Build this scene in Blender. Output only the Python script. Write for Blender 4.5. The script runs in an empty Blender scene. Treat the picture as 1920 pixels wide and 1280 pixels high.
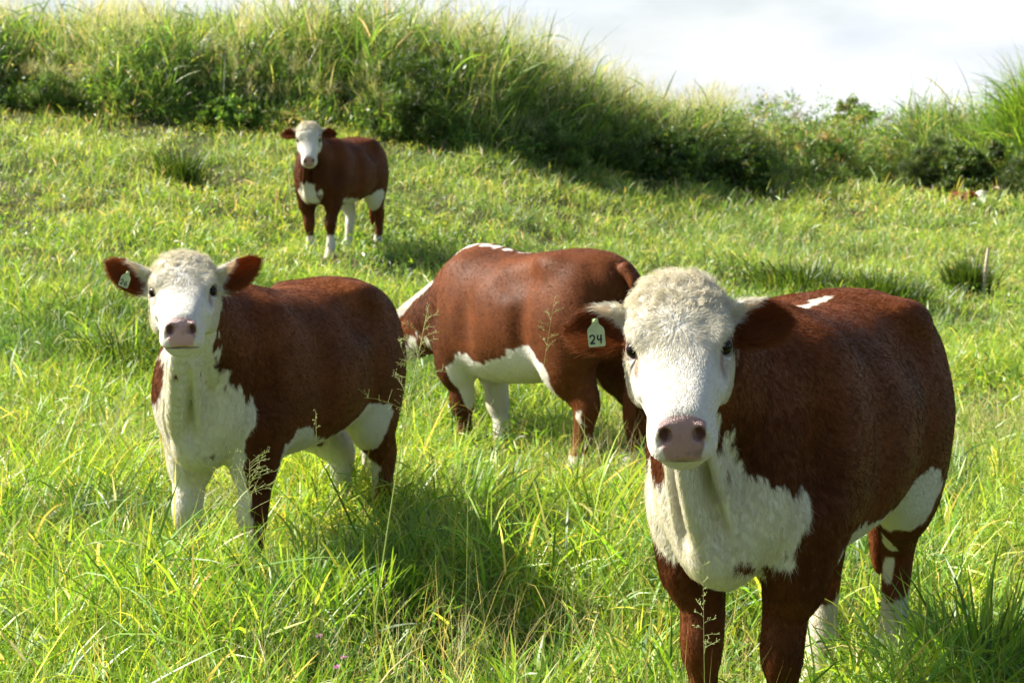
import bpy, math, random
import numpy as np
from mathutils import Vector, Matrix

# ---------------------------------------------------------------- camera, sky, sun
C = bpy.context.scene
FPX, HORIZON, CAM_H = 3467.0, 361.0, 1.55
PITCH = math.atan((640 - HORIZON) / FPX)
cd = bpy.data.cameras.new("camera"); cam = bpy.data.objects.new("camera", cd); C.collection.objects.link(cam)
cd.sensor_width = 36; cd.lens = FPX * 36 / 1920; cd.clip_end = 2000; cd.clip_start = .05
cam.location = (0, 0, CAM_H); cam.rotation_euler = (math.pi / 2 - PITCH, 0, 0)
C.camera = cam
cd.dof.use_dof = True; cd.dof.focus_distance = 4.35; cd.dof.aperture_fstop = 9.5

SUN_DIR = Vector((-.78, .21, .66)).normalized()      # towards the sun
sl = bpy.data.lights.new("sun", 'SUN'); so = bpy.data.objects.new("sun", sl); C.collection.objects.link(so)
sl.energy = 5.0; sl.angle = math.radians(.5); sl.color = (1, .95, .84)
so.rotation_euler = (-SUN_DIR).to_track_quat('-Z', 'Y').to_euler()
so.location = (-10, 0, 20)
W = bpy.data.worlds.new("World"); C.world = W; W.use_nodes = True
nt = W.node_tree; nt.nodes.clear()
out = nt.nodes.new('ShaderNodeOutputWorld'); bg = nt.nodes.new('ShaderNodeBackground')
sky = nt.nodes.new('ShaderNodeTexSky'); sky.sky_type = 'NISHITA'; sky.sun_disc = False
sky.sun_elevation = math.asin(SUN_DIR.z); sky.sun_rotation = math.atan2(SUN_DIR.x, SUN_DIR.y)
sky.air_density = 1.2; sky.dust_density = 2.0
tc = nt.nodes.new('ShaderNodeTexCoord'); mp = nt.nodes.new('ShaderNodeMapping')
mp.inputs['Scale'].default_value = (1.0, 1.0, 3.2); mp.inputs['Rotation'].default_value = (.1, .25, .4)
ns = nt.nodes.new('ShaderNodeTexNoise'); ns.inputs['Scale'].default_value = 4.5; ns.inputs['Detail'].default_value = 7
ns.inputs['Roughness'].default_value = .5
cr = nt.nodes.new('ShaderNodeValToRGB'); cr.color_ramp.elements[0].position = .34; cr.color_ramp.elements[1].position = .58
cr.color_ramp.elements[0].color = (.45, .45, .45, 1)
mx = nt.nodes.new('ShaderNodeMix'); mx.data_type = 'RGBA'
ns2 = nt.nodes.new('ShaderNodeTexNoise'); ns2.inputs['Scale'].default_value = 7; ns2.inputs['Detail'].default_value = 6; ns2.inputs['Roughness'].default_value = .55
mp2 = nt.nodes.new('ShaderNodeMapping'); mp2.inputs['Scale'].default_value = (1, 1, 3.5); mp2.inputs['Rotation'].default_value = (.0, .3, .0)
nt.links.new(tc.outputs['Generated'], mp2.inputs[0]); nt.links.new(mp2.outputs[0], ns2.inputs[0])
cc = nt.nodes.new('ShaderNodeValToRGB'); cc.color_ramp.elements[0].position = .38; cc.color_ramp.elements[1].position = .60
cc.color_ramp.elements[0].color = (.82, .85, .94, 1); cc.color_ramp.elements[1].color = (1, 1, 1, 1)
nt.links.new(ns2.outputs[0], cc.inputs[0])
cs = nt.nodes.new('ShaderNodeMix'); cs.data_type = 'RGBA'; cs.blend_type = 'MULTIPLY'; cs.inputs[0].default_value = 1
nt.links.new(cc.outputs[0], cs.inputs[6]); cs.inputs[7].default_value = (8.3, 8.45, 8.7, 1); nt.links.new(cs.outputs[2], mx.inputs[7])
cl = (5.9, 6.1, 6.5, 1)
nt.links.new(tc.outputs['Generated'], mp.inputs[0]); nt.links.new(mp.outputs[0], ns.inputs[0])
sx = nt.nodes.new('ShaderNodeSeparateXYZ'); nt.links.new(tc.outputs['Generated'], sx.inputs[0])
up = nt.nodes.new('ShaderNodeMapRange'); up.interpolation_type = 'SMOOTHSTEP'   # the cloud bank lies low, ahead
up.inputs['From Min'].default_value = .42; up.inputs['From Max'].default_value = .12
nt.links.new(sx.outputs['Z'], up.inputs['Value'])
fw = nt.nodes.new('ShaderNodeMapRange'); fw.interpolation_type = 'SMOOTHSTEP'
fw.inputs['From Min'].default_value = -.3; fw.inputs['From Max'].default_value = .5; fw.inputs['To Min'].default_value = .25
nt.links.new(sx.outputs['Y'], fw.inputs['Value'])
m1 = nt.nodes.new('ShaderNodeMath'); m1.operation = 'MULTIPLY'; m2 = nt.nodes.new('ShaderNodeMath'); m2.operation = 'MULTIPLY'
nt.links.new(up.outputs[0], m1.inputs[0]); nt.links.new(fw.outputs[0], m1.inputs[1])
nt.links.new(ns.outputs[0], cr.inputs[0]); nt.links.new(cr.outputs[0], m2.inputs[0]); nt.links.new(m1.outputs[0], m2.inputs[1])
nt.links.new(m2.outputs[0], mx.inputs[0])
nt.links.new(sky.outputs[0], mx.inputs[6]); mx.inputs[7].default_value = cl
nt.links.new(mx.outputs[2], bg.inputs[0]); bg.inputs[1].default_value = .055
nt.links.new(bg.outputs[0], out.inputs[0])
C.view_settings.view_transform = 'Standard'; C.view_settings.look = 'None'
C.view_settings.exposure = 1.42; C.view_settings.gamma = 1
C.render.engine = 'CYCLES'
C.cycles.max_bounces = 8; C.cycles.diffuse_bounces = 3; C.cycles.transmission_bounces = 4; C.cycles.transparent_max_bounces = 6
C.cycles.use_denoising = True

DEBUG = False
rng = np.random.default_rng(11)

# ---------------------------------------------------------------- helpers
def at(u, v, Y):
    """world point seen at photograph pixel u, v at forward distance Y (used to survey the place)"""
    dx, dz = (u - 960) / FPX, (640 - v) / FPX
    c, s = math.cos(PITCH), math.sin(PITCH)
    wy, wz = c + dz * s, -s + dz * c
    k = Y / wy
    return np.array((dx * k, Y, CAM_H + wz * k))

def tag(o, label=None, cat=None, group=None, kind=None):
    if label: o['label'] = label
    if cat: o['category'] = cat
    if group: o['group'] = group
    if kind: o['kind'] = kind
    return o

def mesh_obj(name, V, F, mat=None, parent=None, smooth=False, col=None, mats=None):
    """V (n,3); F (m,3) or (m,4) array, or a list of such arrays"""
    me = bpy.data.meshes.new(name)
    V = np.asarray(V, np.float32)
    Fs = F if isinstance(F, list) else [F]
    Fs = [np.asarray(f, np.int32) for f in Fs if len(f)]
    me.vertices.add(len(V)); me.vertices.foreach_set('co', V.ravel())
    loops = np.concatenate([f.ravel() for f in Fs])
    tot = np.concatenate([np.full(len(f), f.shape[1], np.int32) for f in Fs])
    start = np.concatenate([[0], np.cumsum(tot)[:-1]]).astype(np.int32)
    me.loops.add(len(loops)); me.loops.foreach_set('vertex_index', loops)
    me.polygons.add(len(tot)); me.polygons.foreach_set('loop_start', start); me.polygons.foreach_set('loop_total', tot)
    if smooth: me.polygons.foreach_set('use_smooth', np.ones(len(tot), bool))
    if col is not None:
        a = me.color_attributes.new('tint', 'FLOAT_COLOR', 'POINT')
        c4 = np.ones((len(V), 4), np.float32); c4[:, :col.shape[1]] = col
        a.data.foreach_set('color', c4.ravel())
    me.update(calc_edges=True)
    if mat: me.materials.append(mat)
    o = bpy.data.objects.new(name, me); C.collection.objects.link(o)
    if parent is not None: o.parent = parent
    return o

_perm = np.random.default_rng(5).random(4096).astype(np.float32)
def noise(P, s=1.0, seed=0):
    """value noise, about -1..1"""
    Q = np.asarray(P, np.float64) * s + 100.37 + seed * 17.13
    i = np.floor(Q).astype(np.int64); f = Q - i; f = f * f * (3 - 2 * f)
    r = 0
    n = Q.shape[1]
    for c in range(1 << n):
        w = 1; h = 0
        for d in range(n):
            b = (c >> d) & 1
            w = w * (f[:, d] if b else 1 - f[:, d])
            h = h + (i[:, d] + b) * (73856093, 19349663, 83492791)[d]
        h = (h ^ (h >> 7)) * 2654435761
        r = r + w * _perm[(h >> 5) & 4095]
    return (r * 2 - 1)

def fbm(P, s=1.0, o=4, seed=0):
    r = 0; a = .5; t = 0
    for k in range(o):
        r = r + a * noise(P, s * 2 ** k, seed + k); t += a; a *= .55
    return r / t

def herm(xs, ys, x):
    """smooth interpolation through stations"""
    xs = np.asarray(xs, float); ys = np.asarray(ys, float)
    if xs[0] > xs[-1]: xs, ys = xs[::-1], ys[::-1]
    d = np.diff(ys) / np.diff(xs)
    m = np.zeros_like(ys); m[1:-1] = np.where(d[:-1] * d[1:] > 0, 2 * d[:-1] * d[1:] / (d[:-1] + d[1:] + 1e-12 * np.sign(d[:-1] + d[1:] + 1e-15)), 0)
    m[0], m[-1] = d[0], d[-1]
    x = np.clip(x, xs[0], xs[-1])
    i = np.clip(np.searchsorted(xs, x) - 1, 0, len(xs) - 2)
    h = xs[i + 1] - xs[i]; t = (x - xs[i]) / h
    return ((1 + 2 * t) * (1 - t) ** 2 * ys[i] + t * (1 - t) ** 2 * h * m[i] + t * t * (3 - 2 * t) * ys[i + 1] + t * t * (t - 1) * h * m[i + 1])

def sstep(a, b, x):
    t = np.clip((x - a) / (b - a), 0, 1); return t * t * (3 - 2 * t)

# ---------------------------------------------------------------- materials
def new_mat(name):
    m = bpy.data.materials.new(name); m.use_nodes = True
    n = m.node_tree; n.nodes.clear()
    return m, n, n.nodes.new('ShaderNodeOutputMaterial')

def mat_tinted(name, rough=.6, spec=.3, translucent=0.0, sheen=0, bump=None, var=0):
    m, n, o = new_mat(name)
    at_ = n.nodes.new('ShaderNodeAttribute'); at_.attribute_name = 'tint'
    b = n.nodes.new('ShaderNodeBsdfPrincipled')
    b.inputs['Roughness'].default_value = rough; b.inputs['Specular IOR Level'].default_value = spec
    if sheen:
        b.inputs['Sheen Weight'].default_value = sheen; b.inputs['Sheen Roughness'].default_value = .4
    n.links.new(at_.outputs['Color'], b.inputs['Base Color'])
    if bump:
        t = n.nodes.new('ShaderNodeTexNoise'); t.inputs['Scale'].default_value = bump[0]; t.inputs['Detail'].default_value = 5
        tco = n.nodes.new('ShaderNodeTexCoord'); n.links.new(tco.outputs['Object'], t.inputs[0])
        bp = n.nodes.new('ShaderNodeBump'); bp.inputs['Strength'].default_value = bump[1]; bp.inputs['Distance'].default_value = .01
        n.links.new(t.outputs[0], bp.inputs['Height']); n.links.new(bp.outputs[0], b.inputs['Normal'])
    if translucent:
        tr = n.nodes.new('ShaderNodeBsdfTranslucent'); mxs = n.nodes.new('ShaderNodeMixShader')
        hs = n.nodes.new('ShaderNodeMix'); hs.data_type = 'RGBA'; hs.blend_type = 'MULTIPLY'; hs.inputs[0].default_value = 1
        hs.inputs[7].default_value = (1.5, 1.35, .6, 1) if name != 'ear_skin' else (1.5, 1.2, 1.0, 1)
        n.links.new(at_.outputs['Color'], hs.inputs[6]); n.links.new(hs.outputs[2], tr.inputs[0])
        mxs.inputs[0].default_value = translucent
        n.links.new(b.outputs[0], mxs.inputs[1]); n.links.new(tr.outputs[0], mxs.inputs[2]); n.links.new(mxs.outputs[0], o.inputs[0])
    else:
        n.links.new(b.outputs[0], o.inputs[0])
    return m

def mat_plain(name, c, rough=.5, spec=.5, noise_c=None, scale=20):
    m, n, o = new_mat(name)
    b = n.nodes.new('ShaderNodeBsdfPrincipled'); b.inputs['Roughness'].default_value = rough
    b.inputs['Specular IOR Level'].default_value = spec
    if noise_c:
        t = n.nodes.new('ShaderNodeTexNoise'); t.inputs['Scale'].default_value = scale; t.inputs['Detail'].default_value = 6
        tco = n.nodes.new('ShaderNodeTexCoord'); n.links.new(tco.outputs['Object'], t.inputs[0])
        r = n.nodes.new('ShaderNodeValToRGB'); r.color_ramp.elements[0].color = (*c, 1); r.color_ramp.elements[1].color = (*noise_c, 1)
        r.color_ramp.elements[0].position = .35; r.color_ramp.elements[1].position = .65
        n.links.new(t.outputs[0], r.inputs[0]); n.links.new(r.outputs[0], b.inputs['Base Color'])
    else: b.inputs['Base Color'].default_value = (*c, 1)
    n.links.new(b.outputs[0], o.inputs[0])
    return m

M_SKIN = mat_tinted("coat_skin", .6, .12, bump=(90, .25))
M_EARSKIN = mat_tinted("ear_skin", .6, .12, translucent=.6)
M_NOSESKIN = mat_tinted("wet_nose", .28, .6, bump=(420, .5))
M_NOSE = None
M_HAIR = mat_tinted("coat_hair", .50, .12, translucent=.18)
M_GRASS = mat_tinted("grass_blade", .42, .5, translucent=.45)
M_EYE = mat_plain("eye_gloss", (.008, .005, .004), .12, .22)
M_TAG = mat_plain("ear_tag_plastic", (.44, .53, .27), .4, .4, (.35, .42, .21), 60)
M_INK = mat_plain("tag_ink", (.012, .012, .02), .5, .3)

# ---------------------------------------------------------------- terrain
PADS = []           # level places under the far cow: (x, y, z, radius)
def ground(X, Y):
    X = np.asarray(X, float); Y = np.asarray(Y, float)
    H = np.interp(X / np.maximum(Y, 4) * 24, [-7.5, -6, -2.4, 0, 1.2, 3.4, 6, 9], [2.75, 2.62, 2.45, 1.95, 1.66, 1.42, 1.30, 1.30])
    T = np.interp(X / np.maximum(Y, 4) * 24, [-7, -2, 0, 4, 9], [24.0, 24.5, 24.5, 28, 30])
    p = np.clip((Y - 7) / (T - 7), 0, 3)
    z = H * np.where(p < 1, p ** 1.85, 1 + .35 * (1 - np.exp(-(p - 1) * 3)))
    P = np.stack([X, Y], -1).reshape(-1, 2)
    b = (.05 * noise(P, .55, 3) + .025 * noise(P, 1.7, 4)).reshape(X.shape) * sstep(6, 9, Y)
    z = z + b
    for (px, py, pz, r) in PADS:
        w = np.exp(-(((X - px) ** 2 + (Y - py) ** 2) / r ** 2) ** 1.5)
        z = z * (1 - w) + pz * w
    return z
PADS.append((-1.55, 17.9, .97, 1.3))

# ---------------------------------------------------------------- cow anatomy as a distance field
def smin(a, b, k):
    h = np.maximum(k - np.abs(a - b), 0) / k
    return np.minimum(a, b) - h * h * k * .25

class Field:
    def __init__(s): s.ops = []
    def add(s, fn, lo, hi, k=.04, sub=False): s.ops.append((fn, np.array(lo) - .09, np.array(hi) + .09, k, sub))
    def ev(s, P):
        D = np.full(len(P), 1.0)
        for fn, lo, hi, k, sub in s.ops:
            m = np.all((P > lo) & (P < hi), axis=1)
            if not m.any(): continue
            idx = np.nonzero(m)[0]
            d = fn(P[idx])
            D[idx] = -smin(-D[idx], d, k) if sub else smin(D[idx], d, k)
        return D

def ell(f, c, r, k=.04, sub=False, A=None):
    """ellipsoid; A = 3x3 rows are its axes"""
    c = np.array(c, float); r = np.array(r, float); A = np.eye(3) if A is None else np.asarray(A, float)
    R = r.max() * np.ones(3)
    def fn(P):
        q = (P - c) @ A.T
        l = np.linalg.norm(q / r, axis=1) + 1e-6; l2 = np.linalg.norm(q / r ** 2, axis=1) + 1e-6
        return l * (l - 1) / l2
    f.add(fn, c - R, c + R, k, sub)

def tube(f, pts, rl, rv, L=(0, 1, 0), k=.04, sub=False, n=7):
    """smooth tube through pts with lateral radius rl and other radius rv"""
    pts = np.array(pts, float); t = np.arange(len(pts)); tt = np.linspace(0, len(pts) - 1, (len(pts) - 1) * n + 1)
    Q = np.stack([herm(t, pts[:, i], tt) for i in range(3)], 1); a_ = herm(t, rl, tt); b_ = herm(t, rv, tt)
    L = np.array(L, float); L /= np.linalg.norm(L); R = max(max(rl), max(rv))
    def fn(P):
        best = np.full(len(P), 9.0)
        for i in range(len(Q) - 1):
            ab = Q[i + 1] - Q[i]; q = P - Q[i]
            h = np.clip(q @ ab / (ab @ ab), 0, 1)
            q = q - h[:, None] * ab
            ra = a_[i] + (a_[i + 1] - a_[i]) * h; rb = b_[i] + (b_[i + 1] - b_[i]) * h
            s_ = q @ L; qq = np.linalg.norm(q, axis=1) + 1e-6; rest = np.sqrt(np.maximum(qq ** 2 - s_ ** 2, 0))
            rr = np.sqrt((s_ / ra) ** 2 + (rest / rb) ** 2) + 1e-6
            d = np.where(rr * 1 > 0, qq - qq / rr, 0)
            best = np.minimum(best, d)
        return best
    f.add(fn, Q.min(0) - R, Q.max(0) + R, k, sub)

def loft(f, xs, top, bot, hw, zc, p, xf=None, ax=0, k=.04, box=None):
    """loft along the first coordinate of xf(P); third is up, second lateral"""
    xs = np.array(xs, float); lo, hi = xs.min(), xs.max()
    def fn(P):
        Q = P if xf is None else xf(P)
        x = Q[:, 0]; tp = herm(xs, top, x); bt = herm(xs, bot, x); w = herm(xs, hw, x); c = herm(xs, zc, x)
        pe = herm(xs, p, x)
        z = Q[:, 2] - c; y = Q[:, 1]
        hz = np.where(z > 0, tp - c, c - bt); hz = np.maximum(hz, .004)
        r = (np.abs(y / w) ** pe + np.abs(z / hz) ** pe) ** (1 / pe) + 1e-6
        q = np.sqrt(y * y + z * z) + 1e-6
        d = q - q / r
        dx = np.maximum(np.maximum(lo - x, x - hi), 0)
        return np.where(dx > 0, np.sqrt(np.maximum(d, 0) ** 2 + dx ** 2), d)
    f.add(fn, box[0], box[1], k)

def surface_nets(f, xs, ys, zs, B=6):
    nx, ny, nz = len(xs), len(ys), len(zs)
    # block-wise coarse pass
    def pad(n): return ((n + B - 1) // B) * B
    def ext(a):
        n = pad(len(a)); st = a[-1] - a[-2]
        return np.concatenate([a, a[-1] + st * np.arange(1, n - len(a) + 1)])
    xs, ys, zs = ext(xs), ext(ys), ext(zs); nx, ny, nz = len(xs), len(ys), len(zs)
    bx, by, bz = nx // B, ny // B, nz // B
    cx = xs.reshape(bx, B).mean(1); cy = ys.reshape(by, B).mean(1); cz = zs.reshape(bz, B).mean(1)
    rx = (xs.reshape(bx, B)[:, -1] - xs.reshape(bx, B)[:, 0]) / 2; ry = (ys.reshape(by, B)[:, -1] - ys.reshape(by, B)[:, 0]) / 2; rz = (zs.reshape(bz, B)[:, -1] - zs.reshape(bz, B)[:, 0]) / 2
    G = np.stack(np.meshgrid(cx, cy, cz, indexing='ij'), -1).reshape(-1, 3)
    D = f.ev(G).reshape(bx, by, bz)
    rad = np.sqrt(rx[:, None, None] ** 2 + ry[None, :, None] ** 2 + rz[None, None, :] ** 2)
    F = np.repeat(np.repeat(np.repeat(D, B, 0), B, 1), B, 2).astype(np.float32)
    near = np.argwhere(np.abs(D) < rad * 1.6 + .015)
    ii = np.arange(B)
    for s in range(0, len(near), 1500):
        nb = near[s:s + 1500]
        I = (nb[:, 0, None] * B + ii)[:, :, None, None]; J = (nb[:, 1, None] * B + ii)[:, None, :, None]; K = (nb[:, 2, None] * B + ii)[:, None, None, :]
        I, J, K = np.broadcast_arrays(I, J, K)
        P = np.stack([xs[I], ys[J], zs[K]], -1).reshape(-1, 3)
        F[I.ravel(), J.ravel(), K.ravel()] = f.ev(P)
    F[F == 0] = 1e-6
    S = F < 0
    cnt = np.zeros((nx - 1, ny - 1, nz - 1), np.int8)
    for a in (0, 1):
        for b in (0, 1):
            for c in (0, 1): cnt += S[a:nx - 1 + a, b:ny - 1 + b, c:nz - 1 + c]
    act = (cnt > 0) & (cnt < 8)
    cells = np.argwhere(act); idx = -np.ones(act.shape, np.int64); idx[act] = np.arange(len(cells))
    acc = np.zeros((len(cells), 3)); n = np.zeros(len(cells))
    ax = (xs, ys, zs)
    for d in range(3):
        o1, o2 = [e for e in range(3) if e != d]
        for a in (0, 1):
            for b in (0, 1):
                c0 = cells.copy(); c0[:, o1] += a; c0[:, o2] += b; c1 = c0.copy(); c1[:, d] += 1
                f0 = F[c0[:, 0], c0[:, 1], c0[:, 2]]; f1 = F[c1[:, 0], c1[:, 1], c1[:, 2]]
                m = (f0 < 0) != (f1 < 0)
                t = np.where(m, f0 / (f0 - f1 + 1e-12 * (f0 == f1)), 0)
                p = np.stack([ax[e][c0[:, e]] for e in range(3)], 1)
                p[:, d] += t * (ax[d][c1[:, d]] - ax[d][c0[:, d]])
                acc += p * m[:, None]; n += m
    V = acc / n[:, None]
    Fc = []
    for d in range(3):
        o1, o2 = [(1, 2), (2, 0), (0, 1)][d]
        sl0 = [slice(None)] * 3; sl1 = [slice(None)] * 3; sl0[d] = slice(0, -1); sl1[d] = slice(1, None)
        a0, a1 = S[tuple(sl0)], S[tuple(sl1)]
        e = np.argwhere(a0 != a1); flip = a0[tuple(e.T)]
        ok = (e[:, o1] > 0) & (e[:, o2] > 0) & (e[:, o1] < S.shape[o1] - 1) & (e[:, o2] < S.shape[o2] - 1)
        e, flip = e[ok], flip[ok]
        q = []
        for (a, b) in ((-1, -1), (0, -1), (0, 0), (-1, 0)):
            c = e.copy(); c[:, o1] += a; c[:, o2] += b; q.append(idx[c[:, 0], c[:, 1], c[:, 2]])
        q = np.stack(q, 1); q[~flip] = q[~flip][:, ::-1]
        Fc.append(q)
    Fc = np.concatenate(Fc)
    Fc = Fc[(Fc >= 0).all(1)]
    return V, Fc

def relax(V, F, it=2, w=.5):
    for _ in range(it):
        S = np.zeros_like(V); n = np.zeros(len(V))
        for i in range(4):
            j = (i + 1) % 4
            for c in range(3):
                S[:, c] += np.bincount(F[:, i], V[F[:, j], c], len(V)); S[:, c] += np.bincount(F[:, j], V[F[:, i], c], len(V))
            n += np.bincount(F[:, i], minlength=len(V)) + np.bincount(F[:, j], minlength=len(V))
        V = V * (1 - w) + w * S / np.maximum(n, 1)[:, None]
    return V

def vnormals(V, F):
    n = np.cross(V[F[:, 2]] - V[F[:, 0]], V[F[:, 3]] - V[F[:, 1]])
    N = np.zeros_like(V)
    for i in range(4):
        for c in range(3): N[:, c] += np.bincount(F[:, i], n[:, c], len(V))
    return N / (np.linalg.norm(N, axis=1)[:, None] + 1e-12), n

def unit(v): v = np.array(v, float); return v / np.linalg.norm(v)

RED = np.array((.118, .034, .0090)); DARKRED = np.array((.045, .013, .0048)); CREAM = np.array((.62, .60, .55)); PINK = np.array((.46, .27, .24))

class Cow:
    """local frame: x forward, y left, z up, hooves at z = 0"""
    def __init__(s, loc, heading, scale, eye_mid, nose, up_hint, legs, pattern, hmul=1.0, ears=None, roll=0):
        h = unit((*heading, 0)); left = np.array((-h[1], h[0], 0))
        s.R = np.stack([h, left, (0, 0, 1)], 1)      # local -> world
        s.loc = np.array(loc, float); s.sc = scale
        a = unit(s.R.T @ np.array(nose, float))
        n = s.R.T @ np.array(up_hint, float); n = unit(n - a * (n @ a)); l = np.cross(n, a)
        s.H = np.stack([a, l, n], 0)                   # rows: a, s, n in local
        s.h0 = s.R.T @ (np.array(eye_mid, float) - s.loc) / scale
        s.hm = hmul                                    # head size
        s.legs, s.pattern, s.ears = legs, pattern, ears or {}
    def toH(s, P): return ((P - s.h0) @ s.H.T) / s.hm
    def fromH(s, Q): return np.asarray(Q, float) * s.hm @ s.H + s.h0
    def dirH(s, q): return np.asarray(q, float) @ s.H

    def build_field(s):
        f = Field(); hm = s.hm
        # trunk
        xs = [-.76, -.73, -.66, -.55, -.40, -.20, .0, .2, .38, .52, .64, .72, .77]
        top = [.99, 1.10, 1.185, 1.225, 1.235, 1.215, 1.20, 1.20, 1.205, 1.18, 1.12, 1.02, .86]
        bot = [.90, .80, .70, .64, .62, .56, .53, .52, .54, .55, .57, .61, .74]
        hw = [.04, .12, .20, .255, .285, .32, .335, .315, .27, .235, .20, .155, .05]
        zc = [.95, .96, .95, .93, .91, .86, .84, .83, .84, .84, .83, .81, .80]
        pe = [2, 2.1, 2.25, 2.35, 2.4, 2.3, 2.2, 2.2, 2.2, 2.1, 2.1, 2, 2]
        dp = s.pattern.get('deep', 0); bot = [b - dp * (1 if -.5 < x < .68 else .4) for x, b in zip(xs, bot)]
        if s.pattern.get('wide'): hw = [w * s.pattern['wide'] for w in hw]
        loft(f, xs, top, bot, hw, zc, pe, k=.05, box=((-.8, -.4, .4), (.8, .4, 1.3)))
        for y in (-1, 1):
            ell(f, (.40, .185 * y, .86), (.17, .10, .29), .07)          # shoulder
            ell(f, (.50, .155 * y, .74), (.10, .080, .14), .06)         # point of shoulder
            ell(f, (-.50, .165 * y, .86), (.21, .125, .30), .07)        # thigh
            ell(f, (-.37, .195 * y, 1.145), (.085, .055, .050), .09)        # hook bone
            ell(f, (-.69, .09 * y, 1.05), (.05, .04, .05), .07)         # pin bone
        for y in (-1, 1):
            ell(f, (.20, .345 * y, .86), (.045, .045, .26), .09, True)       # behind the shoulder
            ell(f, (-.20, .30 * y, 1.08), (.10, .05, .06), .12, True)       # hollow of the flank
            ell(f, (-.27, .355 * y, .80), (.045, .05, .20), .09, True)       # before the thigh
            ell(f, (.56, .235 * y, .95), (.04, .05, .18), .09, True)         # neck to shoulder
            ell(f, (.38, .13 * y, 1.06), (.12, .06, .10), .10)               # shoulder blade
        ell(f, (.36, 0, 1.175), (.20, .05, .045), .08)                    # withers
        ell(f, (.66, 0, .64), (.12, .085, .10), .06)                     # brisket
        # legs
        for key in ('fl', 'fr', 'hl', 'hr'):
            p = s.legs[key]; y = 1 if key[1] == 'l' else -1
            if p is None: continue
            dx, hy, kz = p[0], p[1], (p[2] if len(p) > 2 else 0)
            if key[0] == 'f':
                X = .44
                pts = [(X, .150 * y, .70), (X + .03, .142 * y, .56), (X + .02 + dx * .4, hy * 1.05, .44), (X + .03 + dx * .7, hy, .335), (X + .015 + dx * .8, hy, .24), (X + .01 + dx * .95, hy, .12), (X + .03 + dx, hy, .065), (X + .05 + dx, hy, .0)]
                rl = [.10, .088, .058, .055, .037, .048, .041, .054]; rv = [.13, .110, .068, .062, .041, .052, .044, .064]
            else:
                X = -.50
                pts = [(X + .04, .175 * y, .84), (X + .02 + dx * .2, .17 * y, .66), (X - .08 + dx * .6, .155 * y + (hy - .155 * y) * .5, .52), (X - .15 + dx * .9, hy, .42), (X - .14 + dx, hy, .33), (X - .12 + dx, hy, .22), (X - .10 + dx, hy, .12), (X - .075 + dx, hy, .065), (X - .05 + dx, hy, .0)]
                rl = [.125, .105, .066, .052, .044, .040, .050, .044, .056]; rv = [.20, .16, .098, .070, .052, .047, .054, .048, .066]
            lw = s.pattern.get('legw', 1); tube(f, pts, [q * lw for q in rl], [q * lw for q in rv], k=.05)
        # neck
        skull = s.fromH((-.09, 0, -.085)); base = np.array((.40, 0, .94)); tow = unit(skull - base)
        mid = base * .5 + skull * .5 + np.array(s.pattern.get('neckmid', (.03, 0, -.01)))
        q1 = base * .78 + mid * .22; q3 = mid * .45 + skull * .55
        nw = s.pattern.get('neckw', 1)
        tube(f, [base, mid, skull], [.20 * nw, .125 * nw, .088 * nw], [.27, .19, .115], L=(np.cross(tow, (0, 0, 1))), k=.09, n=6)
        s.nk = (base, mid, skull, unit(np.cross(tow, np.cross((0, 0, 1.), tow))), nw)
        jaw = s.fromH((-.03, 0, -.15)); br = np.array((.755, 0, .72))
        m2 = jaw * .5 + br * .5 + np.array(s.pattern.get('dewmid', (.02, 0, -.0)))
        tube(f, [jaw, m2, br, (.60, 0, .575)], [.035, .020, .032, .045], [.05, .085, .080, .05], k=.05)
        # folds running down the throat
        for yy in (-.055, .05):
            tube(f, [jaw * .6 + br * .4 + (0, yy, .01), br + (-.03, yy * 1.4, -.0), (.66, yy * 1.2, .60)], [.012, .016, .014], [.035, .045, .035], k=.03, n=4)
        # head
        a = [-.205, -.185, -.15, -.10, -.05, .0, .045, .09, .13, .17, .205, .232, .255, .272, .284]
        tp = [-.02, .03, .056, .068, .070, .058, .047, .042, .039, .038, .036, .026, .006, -.018, -.040]
        bt = [-.10, -.13, -.158, -.178, -.186, -.182, -.166, -.145, -.124, -.108, -.100, -.094, -.088, -.077, -.062]
        w = [.05, .085, .106, .115, .117, .112, .103, .091, .080, .071, .066, .064, .060, .051, .03]
        c = [-.06, -.04, -.03, -.02, -.025, -.03, -.035, -.035, -.035, -.036, -.038, -.042, -.046, -.05, -.052]
        pp = [2, 2.2, 2.3, 2.4, 2.35, 2.4, 2.6, 2.8, 2.9, 2.9, 2.8, 2.6, 2.3, 2.2, 2]
        hb = s.h0 - .36 * hm, s.h0 + .36 * hm
        def sc(l): return l
        g = Field()
        loft(g, a, tp, bt, w, c, pp, k=.02, box=((-.9,) * 3, (.9,) * 3))
        for y in (-1, 1):
            ell(g, (-.02, .088 * y, .022), (.042, .026, .026), .03)                # brow ridge
            ell(g, (.0, .094 * y, -.006), (.034, .026, .030), .02)                 # lids
            ell(g, (.055, .088 * y, -.03), (.06, .018, .022), .03)                 # cheek bone
            ell(g, (-.03, .088 * y, -.12), (.075, .028, .05), .04)                 # masseter
            ell(g, (.244, .040 * y, -.006), (.024, .019, .024), .015)              # nostril wing
            ell(g, (.212, .052 * y, -.060), (.050, .022, .030), .03)               # lip
            e = unit((.22, .92 * y, .32)); a_ = unit(np.cross(e, (0, 0, 1)) * -y); b_ = np.cross(e, a_)
            ell(g, np.array((.0, .098 * y, .0)) + e * .022, (.021, .0098, .018), .004, True, (a_, b_, e))
            e = unit((.72, .42 * y, .55)); a_ = unit(np.cross(e, unit((.66, .30 * y, -.66)))); b_ = np.cross(e, a_)
            ell(g, (.263, .038 * y, .002), (.0135, .0185, .024), .008, True, (a_, b_, e))
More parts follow.
